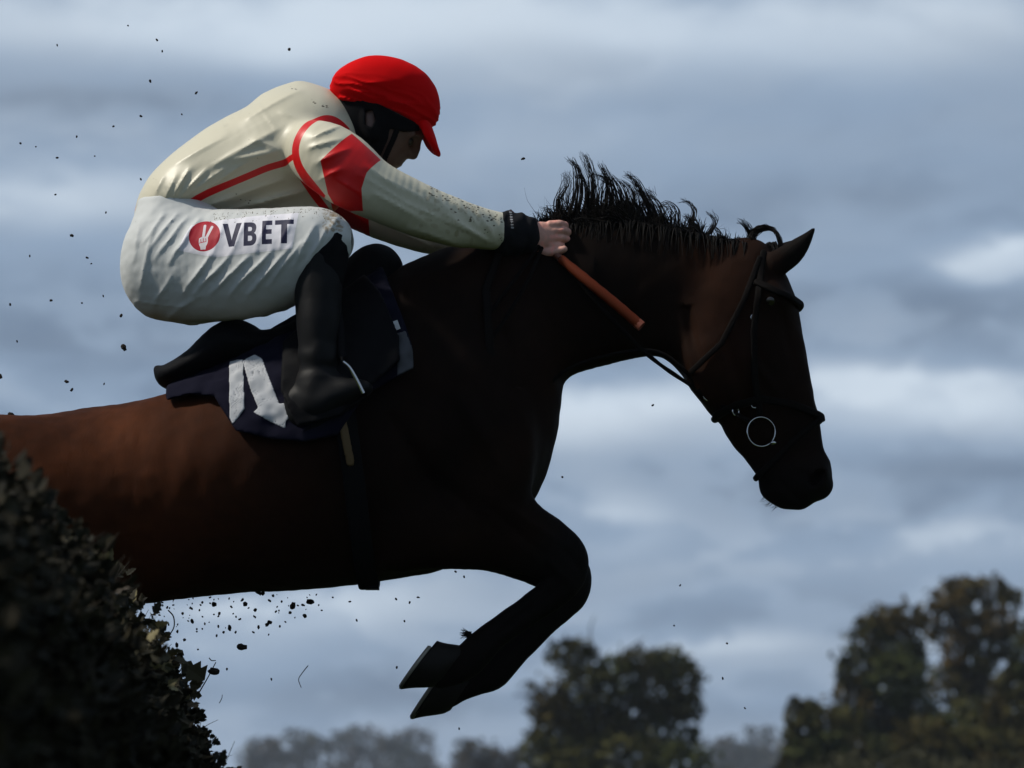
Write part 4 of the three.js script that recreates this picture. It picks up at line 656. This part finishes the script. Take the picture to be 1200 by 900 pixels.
// ---------------------------------------------------------------- brush fence
{
  const f = thing('brush_fence', 'dark leafy brush fence under the leaping horse', 'fence', [-1.2, 0, 0.5]);
  // line of the landing-side top edge, and the profile from that edge outwards
  const edge = (z) => { const k = [[-9, -2.35], [-6, -1.85], [-3, -1.3], [-1, -1.0], [0.3, -0.86], [1.2, -0.83], [2.2, -0.80], [3.6, -0.76], [5, -0.74]]; for (let i = 0; i < k.length - 1; i++) if (z <= k[i + 1][0]) return mix(k[i][1], k[i + 1][1], clamp((z - k[i][0]) / (k[i + 1][0] - k[i][0]))); return k[k.length - 1][1]; };
  const top = (z) => 1.0 + 0.07 * smooth(1.4, 3.4, z) + 0.03 * N3(z * 1.7, 3, 1) - 0.05 * Math.exp(-Math.pow((z + 0.05) / 0.45, 2));
  // s: 0 at the landing foot, 0.5 top edge, 0.62..1 over the top to the take-off side
  const profile = (z, s) => {
    const x0 = edge(z), h = top(z);
    if (s < 0.55) { const t = s / 0.55, y = h * Math.pow(t, 0.9); return [x0 + 0.50 * Math.pow(1 - t, 1.3) - 0.05 * smooth(0.85, 1, t), y]; }
    if (s < 0.78) { const t = (s - 0.55) / 0.23; return [x0 - 0.05 - 0.75 * t, h + 0.05 * Math.sin(t * 3.14)]; }
    const t = (s - 0.78) / 0.22; return [x0 - 0.80 - 0.75 * t, h * (1 - t)];
  };
  const P = (z, s) => { const [x, y] = profile(z, s), n = fbm(z * 3.1, s * 9, 4, 4) * 0.11; return new THREE.Vector3(x + n * (s < 0.6 ? 1 : 0.2), Math.max(-0.02, y + n * (s < 0.5 ? 0.3 : 0.9)), z); };
  const nz = 260, ns = 70, pos = [], idx = [];
  for (let i = 0; i <= nz; i++) for (let j = 0; j <= ns; j++) { const z = mix(-9, 4.9, i / nz), p = P(z, j / ns); pos.push(p.x - 0.05 + 0.012 * N3(i * 1.3, j * 1.7, 2), p.y - 0.025, p.z); }
  for (let i = 0; i < nz; i++) for (let j = 0; j < ns; j++) { const a = i * (ns + 1) + j, b = a + ns + 1; idx.push(a, a + 1, b, b, a + 1, b + 1); }
  for (const i of [0, nz]) { const c = pos.length / 3; pos.push(edge(i ? 4.9 : -9) - 0.4, -0.02, i ? 4.9 : -9); for (let j = 0; j < ns; j++) { const a = i * (ns + 1) + j; idx.push(a, a + 1, c); } }
  const g = new THREE.BufferGeometry(); g.setAttribute('position', new THREE.Float32BufferAttribute(pos, 3)); g.setIndex(idx); g.computeVertexNormals(); sideUV(g);
  part(f, 'packed_brush', g, mat(lin(0.012, 0.010, 0.006), 1, { specularIntensity: 0 }));
  // leaves: lobed blades folded along the midrib
  const leafShape = (lobes, fold) => {
    const pos = [0, 0, 0], idx = []; const L = [[0.12, 0.22], [0.26, lobes], [0.36, 0.26], [0.52, lobes * 0.95], [0.64, 0.2], [0.78, lobes * 0.55], [1, 0]];
    for (const s of [1, -1]) { const b = pos.length / 3; for (const [y, x] of L) pos.push(s * x, y, Math.abs(x) * fold - 0.12 * y * y); pos.push(0, 0.5, -0.03); const m = pos.length / 3 - 1; for (let i = 0; i < L.length - 1; i++) s > 0 ? idx.push(m, b + i, b + i + 1) : idx.push(m, b + i + 1, b + i); s > 0 ? idx.push(m, 0, b) : idx.push(m, b, 0); }
    const g = new THREE.BufferGeometry(); g.setAttribute('position', new THREE.Float32BufferAttribute(pos, 3)); g.setIndex(idx); const ng = g.toNonIndexed(); ng.computeVertexNormals(); return sideUV(ng);
  };
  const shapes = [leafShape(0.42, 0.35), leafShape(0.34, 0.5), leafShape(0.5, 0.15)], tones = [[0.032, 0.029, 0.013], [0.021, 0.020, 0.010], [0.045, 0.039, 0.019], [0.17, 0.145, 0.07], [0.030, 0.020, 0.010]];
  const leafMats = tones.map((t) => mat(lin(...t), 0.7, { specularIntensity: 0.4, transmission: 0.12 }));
  const place = (o, z, s, out, size) => {
    const p = P(z, s), q = P(z, Math.min(1, s + 0.01)), tx = q.x - p.x, ty = q.y - p.y, l = Math.hypot(tx, ty) || 1, n = new THREE.Vector3(ty / l, -tx / l, 0); if (n.x < 0 && s < 0.5) n.negate(); if (s >= 0.5 && n.y < 0) n.negate();
    o.position.copy(p).addScaledVector(n, out);
    const d = n.clone().add(new THREE.Vector3(rr(-1, 1), rr(-0.9, 1.1), rr(-1, 1))).normalize();
    o.quaternion.setFromUnitVectors(new THREE.Vector3(0, 1, 0), d).multiply(new THREE.Quaternion().setFromAxisAngle(new THREE.Vector3(0, 1, 0), rr(0, 6.28)));
    o.scale.setScalar(size);
  };
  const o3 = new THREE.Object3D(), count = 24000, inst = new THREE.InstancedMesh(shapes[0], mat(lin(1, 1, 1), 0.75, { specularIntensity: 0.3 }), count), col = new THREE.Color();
  for (let i = 0; i < count; i++) {
    const near = rnd() < 0.72, z = near ? rr(-1.2, 4.8) : rr(-9, -1.2), s = rnd() < 0.86 ? rr(0.1, 0.66) : rr(0.6, 0.95);
    place(o3, z, s, rr(-0.06, 0.03), rr(0.014, 0.034));
    if (i < 4200) { const r = Math.sqrt(rnd()), q = P(4.9, rnd()); o3.position.set(mix(edge(4.9) - 0.4, q.x, r), q.y * r, 4.9 + rr(-0.01, 0.07)); o3.scale.setScalar(rr(0.024, 0.05)); }   // the brush at the near end
    o3.position.sub(f.position); o3.updateMatrix(); inst.setMatrixAt(i, o3.matrix);
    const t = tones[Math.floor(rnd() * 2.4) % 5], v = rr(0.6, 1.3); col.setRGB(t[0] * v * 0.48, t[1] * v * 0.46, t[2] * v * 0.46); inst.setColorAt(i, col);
  }
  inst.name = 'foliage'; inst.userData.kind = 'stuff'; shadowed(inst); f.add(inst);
  for (let i = 0; i < 270; i++) {  // the leaves that show singly along the landing edge
    const m = shadowed(new THREE.Mesh(shapes[i % 3], leafMats[rnd() < 0.13 ? 3 : Math.floor(rnd() * 3) === 2 ? 2 : Math.floor(rnd() * 5) % 5])); m.name = 'leaf';
    place(m, rr(-0.75, 2.4), 0.38 + 0.24 * Math.pow(rnd(), 0.7), rr(0.0, 0.045), rr(0.016, 0.04)); m.position.sub(f.position); f.add(m);
  }
  const tw = [];
  for (let i = 0; i < 420; i++) { place(o3, rr(-0.8, 4.6), rr(0.3, 0.66), rr(-0.05, 0), 1); const L = rr(0.04, 0.11), a = o3.position.clone(), d = new THREE.Vector3(rr(-0.3, 0.7), rr(0, 1), rr(-0.5, 0.5)).normalize(); tw.push(tube([a, a.clone().addScaledVector(d, L * 0.5).add(new THREE.Vector3(rr(-0.01, 0.01), rr(-0.01, 0.01), 0)), a.clone().addScaledVector(d, L)], 0.0016, 0.0006, 3, 3)); }
  const twm = part(f, 'twigs', mergeGeometries(tw), mat(lin(0.035, 0.025, 0.015), 0.9)); twm.userData.kind = 'stuff';

  // -------------------------------------------------------------- bits thrown into the air
  const clods = [0, 1, 2].map((s) => { const g = mergeVertices(new THREE.IcosahedronGeometry(1, 1).deleteAttribute('uv').deleteAttribute('normal')), p = g.attributes.position; for (let i = 0; i < p.count; i++) { const k = 1 + 0.55 * N3(p.getX(i) * 1.7 + s * 9, p.getY(i) * 1.7, p.getZ(i) * 1.7); p.setXYZ(i, p.getX(i) * k * 1.1, p.getY(i) * k * 0.75, p.getZ(i) * k * 0.8); } g.computeVertexNormals(); return sideUV(g); });
  const mud = mat(lin(0.016, 0.013, 0.010), 0.95, { specularIntensity: 0.15 });
  let n = 0;
  const clod = (px, py, size, label, group) => { const m = shadowed(new THREE.Mesh(clods[n++ % 3], mud)); m.name = numbered('mud_clod'); m.position.set(...W(px, py, rr(-0.25, 0.25))); m.rotation.set(rr(0, 6), rr(0, 6), rr(0, 6)); m.scale.set(size / PPM / 1.7, size / PPM / 2.1, size / PPM / 2.1); scene.add(tag(m, label, 'mud clod', group)); };
  const behind = [[339, 58, 5], [184, 47, 3], [176, 95, 4], [230, 109, 3.5], [165, 136, 3.5], [133, 148, 3], [67, 53, 2.5], [24, 168, 3], [42, 172, 2.5], [67, 185, 3], [90, 160, 2.5], [111, 183, 2.5], [65, 228, 3], [84, 276, 4.5], [165, 210, 3], [124, 249, 2.5], [102, 302, 3], [107, 309, 2.5], [60, 352, 4.5], [12, 357, 3], [96, 355, 3], [121, 347, 2.5], [142, 370, 4], [145, 407, 8], [78, 447, 5], [84, 457, 4], [122, 450, 2.5], [12, 488, 12], [0, 441, 6], [20, 400, 2.5], [190, 60, 2.5], [213, 134, 2.5], [150, 30, 2.5], [35, 300, 2.5]];
  for (const [x, y, s] of behind) clod(x, y, s, 'small dark speck of mud flying in the sky behind the jockey', 'mud flying behind the jockey');
  const below = [[251, 708, 8], [343, 710, 9], [287, 708, 7], [363, 705, 8], [224, 713, 4], [237, 706, 4], [299, 715, 5], [340, 718, 5], [225, 728, 5], [257, 719, 4], [256, 722, 3], [316, 729, 6], [313, 732, 6], [303, 735, 4], [269, 736, 6], [262, 741, 4], [208, 740, 4], [216, 750, 5], [214, 719, 4], [237, 737, 3], [256, 734, 3], [276, 741, 3], [297, 741, 3], [207, 756, 5], [232, 761, 3], [283, 758, 10], [251, 787, 11], [266, 784, 3], [284, 703, 4], [316, 704, 4], [320, 698, 4], [302, 692, 10], [308, 695, 6], [330, 705, 3], [355, 709, 4], [357, 722, 6], [390, 700, 3], [418, 727, 3], [190, 706, 3], [196, 712, 3], [203, 709, 3], [246, 700, 3], [271, 711, 3], [240, 731, 3], [254, 745, 3], [328, 734, 3], [318, 796, 3], [410, 705, 3], [464, 702, 3], [490, 700, 3], [474, 728, 3], [480, 706, 3], [543, 664, 3], [544, 676, 3], [534, 670, 3]];
  for (const [x, y, s] of below) clod(x, y, s, 'small dark bit of mud flying beneath the belly of the horse', 'mud flying beneath the horse');
  for (let i = 0; i < 60; i++) { const t = Math.pow(rnd(), 1.4); clod(188 + 200 * t + rr(-6, 6), 704 - 14 * t + Math.abs(rr(0, 1) * rr(0, 1)) * 62, rr(1.3, 3.2), 'very fine dark speck in the spray of mud close under the belly', 'fine mud spray under the belly'); }
  for (const [x, y, s] of [[613, 186, 4], [765, 475, 3], [659, 559, 3], [797, 686, 2.5], [790, 733, 2.5], [852, 754, 3], [847, 795, 3], [873, 830, 2.5], [465, 782, 3], [538, 854, 2.5]]) clod(x, y, s, 'tiny dark speck of mud flying ahead of the horse', 'mud flying ahead of the horse');
  const leaf = (px, py, size, ry, k, label) => { const m = shadowed(new THREE.Mesh(shapes[k], leafMats[2])); m.name = numbered('flying_leaf'); m.position.set(...W(px, py, 0.15)); m.rotation.set(0.3, ry, 0.9); m.scale.set(size / PPM, size / PPM, size / PPM); scene.add(tag(m, label, 'leaf')); };
  leaf(240, 797, 34, 0.2, 2, 'ragged dark leaf in the air just above the fence edge');
  leaf(185, 736, 20, 0.4, 1, 'pale narrow leaf sticking out from the fence near the belly');
  const stalk = (name, pts, r, label, cat) => { const vs = pts.map(([x, y]) => V(x, y, 0.12)), g = tube(vs, r, r * 0.7, 4, 24), b = vs[0]; g.translate(-b.x, -b.y, -b.z); const m = shadowed(new THREE.Mesh(g, mat(lin(0.02, 0.016, 0.011), 0.9))); m.name = numbered(name); m.position.copy(b); scene.add(tag(m, label, cat)); };
  stalk('flying_twig', [[361, 780], [354, 789], [350, 796], [353, 806]], 0.0012, 'thin bent twig flying alone in the sky below the horse', 'twig');
  stalk('upright_twig', [[233, 812], [243, 795], [253, 776]], 0.0016, 'straight thin twig rising out of the fence top', 'twig');
  stalk('flying_twig', [[245, 771], [248, 774], [253, 774]], 0.0014, 'very short curved twig above the straight twig on the fence', 'twig');
  stalk('curled_stem', [[197, 715], [203, 722], [204, 734], [200, 742], [194, 749], [187, 750]], 0.0017, 'curled stem hanging in the air beside the fence below the belly', 'stem');
  stalk('upright_twig', [[257, 824], [260, 818], [260.5, 814]], 0.001, 'tiny curved twig on the lower slope of the fence', 'twig');
}
console.log('fence done');

// ---------------------------------------------------------------- trees beyond the course
{
  const bark = mat(lin(0.035, 0.030, 0.025), 0.95, { specularIntensity: 0.1 });
  // clumps: [column, row, half width, half height] in pixels at the tree's own distance
  const tree = (name, label, z, foot, clumps, { leaf, size, per, group, bare = [], thin = 1 }) => {
    const k = (DIST - z) / DIST / PPM, base = W(foot, 0, z)[0], t = thing(name, label, 'tree', [base, 0, z], group);
    const C = clumps.map(([x, y, w, h]) => ({ p: V(x, y, z).add(new THREE.Vector3(0, 0, rr(-1, 1) * w * k * 1.1)), w: w * k * 1.14, h: h * k * 1.12 }));
    const low = Math.min(...C.map((c) => c.p.y)), high = Math.max(...C.map((c) => c.p.y)), woods = [];
    const mid = new THREE.Vector3(mix(base, C[0].p.x, 0.5), mix(low, high, 0.45), z), R = (high) * 0.028 * thin;
    woods.push(tube([new THREE.Vector3(base, -0.1, z), new THREE.Vector3(base + rr(-0.2, 0.2), low * 0.5, z), mid, new THREE.Vector3(mix(mid.x, C[0].p.x, 0.7), high, z)], R, R * 0.12, 7, 14));
    for (const c of C) { const s = new THREE.Vector3(mix(base, c.p.x, 0.25), clamp(c.p.y * 0.55, 0, mid.y), z), m = s.clone().lerp(c.p, 0.55).add(new THREE.Vector3(rr(-0.3, 0.3), rr(0, 0.6), rr(-0.3, 0.3))); woods.push(tube([s, m, c.p], R * 0.45, R * 0.1, 5, 8)); for (let i = 0; i < 7; i++) { const d = new THREE.Vector3(rr(-1, 1), rr(-0.5, 1), rr(-1, 1)).normalize(); woods.push(tube([c.p.clone().lerp(m, 0.3), c.p.clone().addScaledVector(d, c.w * 0.5), c.p.clone().add(d.clone().multiply(new THREE.Vector3(c.w, c.h, c.w)))], R * 0.12, R * 0.03, 3, 5)); } }
    for (const b of bare) woods.push(tube(b.map(([x, y]) => V(x, y, z)), R * 0.3, R * 0.09, 5, 14));
    part(t, 'trunk', mergeGeometries(woods), bark);
    const pos = [], nor = [], col = [], u = new THREE.Vector3(), v = new THREE.Vector3(), q = new THREE.Vector3();
    for (const c of C) {
      const tone = rr(0.75, 1.25), hue = rr(-0.3, 0.5), n = Math.round(per * (c.w * c.h) / (30 * 30 * k * k) * 1.0);
      for (let i = 0; i < n; i++) {
        q.set(rr(-1, 1), rr(-1, 1), rr(-1, 1)); const l = q.length(); if (l > 1) { i--; continue; }
        q.multiplyScalar(Math.pow(l, -0.35) * (rnd() < 0.16 ? rr(1.05, 1.4) : 1));
        const x = c.p.x + q.x * c.w, y = c.p.y + q.y * c.h, zz = c.p.z + q.z * c.w;
        if (fbm(x / (size * 5), y / (size * 5), zz / (size * 5), 2) < -0.16 + 0.22 * (l - 0.75)) continue;          // gaps between the sprays
        const a = rr(0, 6.28), b = rr(-1.2, 1.2), s = size * rr(0.6, 1.3);
        u.set(Math.cos(a) * Math.cos(b), Math.sin(b), Math.sin(a) * Math.cos(b)).multiplyScalar(s); v.set(rr(-1, 1), rr(-1, 1), rr(-1, 1)).cross(u).normalize().multiplyScalar(s * 0.55);
        const P = [[x - u.x, y - u.y, zz - u.z], [x + v.x, y + v.y, zz + v.z], [x + u.x, y + u.y, zz + u.z], [x - v.x, y - v.y, zz - v.z]];
        for (const j of [0, 1, 2, 0, 2, 3]) pos.push(...P[j]);
        const w = tone * rr(0.7, 1.3), g = [leaf[0] * w * (1 + hue * 0.6), leaf[1] * w, leaf[2] * w]; for (let j = 0; j < 6; j++) col.push(...g);
      }
    }
    const g = new THREE.BufferGeometry(); g.setAttribute('position', new THREE.Float32BufferAttribute(pos, 3)); g.setAttribute('color', new THREE.Float32BufferAttribute(col, 3)); g.computeVertexNormals(); sideUV(g);
    part(t, 'crown', g, leafM);
  };
  const leafM = mat(lin(1, 1, 1), 0.85, { vertexColors: true, specularIntensity: 0.15 });
  const olive = [0.046, 0.044, 0.014], brown = [0.066, 0.055, 0.018], dull = [0.042, 0.042, 0.028];
  tree('oak_tree', 'rounded oak with bare branch tips standing alone past the horse', -100, 715, [[667, 772, 24, 22], [690, 760, 8, 12], [640, 822, 24, 24], [655, 858, 34, 30], [690, 808, 30, 26], [722, 792, 26, 24], [752, 776, 24, 16], [782, 778, 24, 20], [800, 800, 22, 26], [770, 812, 26, 24], [806, 830, 18, 18], [740, 838, 40, 26], [700, 852, 40, 30], [780, 862, 36, 30], [640, 886, 30, 26], [725, 892, 60, 30], [790, 900, 40, 26], [680, 910, 46, 24]],
    { leaf: olive, size: 0.125, per: 640, bare: [[[712, 800], [702, 772], [692, 752], [692, 736], [697, 722]], [[726, 790], [727, 770], [727, 752]], [[728, 775], [740, 758], [756, 748]], [[640, 828], [626, 806], [618, 798], [606, 806]], [[640, 830], [622, 816], [604, 814]]] });
  tree('poplar_tree', 'tall thin topped poplar, highest tree in the wood', -112, 1140, [[1110, 700, 20, 18], [1130, 690, 16, 14], [1162, 692, 20, 16], [1180, 702, 14, 14], [1100, 728, 18, 22], [1140, 738, 20, 12], [1120, 760, 18, 22], [1165, 730, 22, 18], [1140, 715, 22, 18], [1150, 770, 20, 22], [1184, 752, 16, 22], [1115, 800, 26, 24], [1160, 812, 26, 26], [1140, 850, 40, 30], [1140, 895, 50, 30]], { leaf: brown, size: 0.125, per: 740, group: 'trees of the wood' });
  tree('broad_tree', 'dense dark tree in front of the poplar in the wood', -102, 1040, [[1040, 728, 24, 18], [1062, 728, 20, 18], [1022, 750, 24, 24], [1055, 760, 28, 26], [1008, 786, 26, 26], [1046, 798, 34, 30], [1072, 790, 16, 30], [1000, 822, 24, 26], [1040, 842, 40, 30], [1075, 850, 26, 34], [1010, 868, 36, 30], [1050, 896, 50, 30]], { leaf: olive, size: 0.125, per: 740, group: 'trees of the wood' });
  tree('edge_tree', 'low broad tree at the near end of the wood', -94, 950, [[932, 838, 12, 16], [948, 834, 14, 12], [940, 862, 22, 24], [968, 850, 20, 20], [992, 848, 20, 18], [955, 886, 36, 26], [985, 892, 36, 28], [930, 898, 20, 22]], { leaf: olive, size: 0.125, per: 740, group: 'trees of the wood' });
  tree('dense_tree', 'leafy tree filling the wood beside the tall poplar', -98, 1200, [[1206, 770, 20, 30], [1196, 800, 22, 26], [1218, 740, 18, 26], [1185, 840, 30, 30], [1210, 850, 30, 40], [1180, 885, 40, 30], [1225, 890, 40, 30]], { leaf: olive, size: 0.125, per: 740, group: 'trees of the wood' });
  tree('wood_edge_tree', 'bushy tree closing the foot of the wood below the poplar', -92, 1100, [[1080, 870, 34, 26], [1110, 868, 34, 28], [1150, 880, 34, 28], [1090, 900, 50, 26], [1140, 905, 50, 26], [1180, 905, 40, 26]], { leaf: olive, size: 0.125, per: 740, group: 'trees of the wood' });
  const far = 'far trees along the horizon';
  const row = [[300, 872, 22, 'small pale tree beside the fence on the far horizon'], [352, 866, 34, 'round faded tree next but one to the fence on the horizon'], [425, 858, 34, 'tall faded tree, highest of the far row between fence and hooves'], [482, 862, 32, 'faded tree standing straight below the folded hooves'], [560, 876, 34, 'low dark tree between the hooves and the lone oak'], [604, 890, 24, 'low shrubby tree at the foot of the lone oak'], [848, 874, 22, 'narrow faded tree just past the lone oak'], [884, 860, 28, 'rounded faded tree between the lone oak and the wood'], [915, 876, 24, 'faded tree touching the end of the wood']];
  row.forEach(([x, y, r, label], i) => { r *= 1.35; y += 11; const z = i === 4 || i === 5 ? -330 : -780 - (i % 3) * 40, cl = []; for (let j = 0; j < 9; j++) { const a = rr(0, 6.28), q = Math.sqrt(rnd()); cl.push([x + Math.cos(a) * q * r * 0.75, y + Math.sin(a) * q * 16 + 3, r * rr(0.3, 0.5), rr(9, 15)]); } cl.push([x, y + 24, r * 0.8, 16], [x, y + 44, r * 0.9, 18], [x - r * 0.4, y + 36, r * 0.5, 16], [x + r * 0.4, y + 36, r * 0.5, 16], [x, y - 12, r * 0.35, 8]); tree('distant_tree', label, z, x, cl, { leaf: dull, size: i === 4 || i === 5 ? 0.3 : 0.66, per: 360, group: far, thin: 0.8 }); });
  // hedge along the foot of the trees
  const pos = [], L = 26000;
  for (let i = 0; i < L; i++) { const x = rr(-24, 34), z = rr(-90, -85), hmax = 1.55 + 0.75 * N3(x * 0.22, 2, z * 0.1) + 0.35 * N3(x * 0.9, 5, z * 0.3) + (x > 7 ? 0.5 : 0) - (x < 0 ? 0.4 : 0), y = hmax * Math.pow(rnd(), 0.6), s = rr(0.07, 0.14), a = rr(0, 6.28), b = rr(0, 6.28); const u = [Math.cos(a) * s, Math.sin(b) * s, Math.sin(a) * s], v = [-Math.sin(a) * s * 0.5, Math.cos(b) * s * 0.5, Math.cos(a) * s * 0.4]; const q = [[x - u[0], y - u[1], z - u[2]], [x + v[0], y + v[1], z + v[2]], [x + u[0], y + u[1], z + u[2]], [x - v[0], y - v[1], z - v[2]]]; for (const j of [0, 1, 2, 0, 2, 3]) pos.push(...q[j]); }
  const g = new THREE.BufferGeometry(); g.setAttribute('position', new THREE.Float32BufferAttribute(pos, 3)); g.computeVertexNormals(); sideUV(g);
  const m = shadowed(new THREE.Mesh(g, mat(lin(0.036, 0.034, 0.018), 0.9, { specularIntensity: 0.1 }))); m.name = 'hedgerow'; scene.add(tag(m, 'dark low hedgerow running along the foot of the trees', 'hedge', null, 'stuff'));
}
scene.fog = new THREE.FogExp2(new THREE.Color().setRGB(0.62, 0.70, 0.82), 0.00022);
console.log('trees done');
renderer.render(scene, camera);
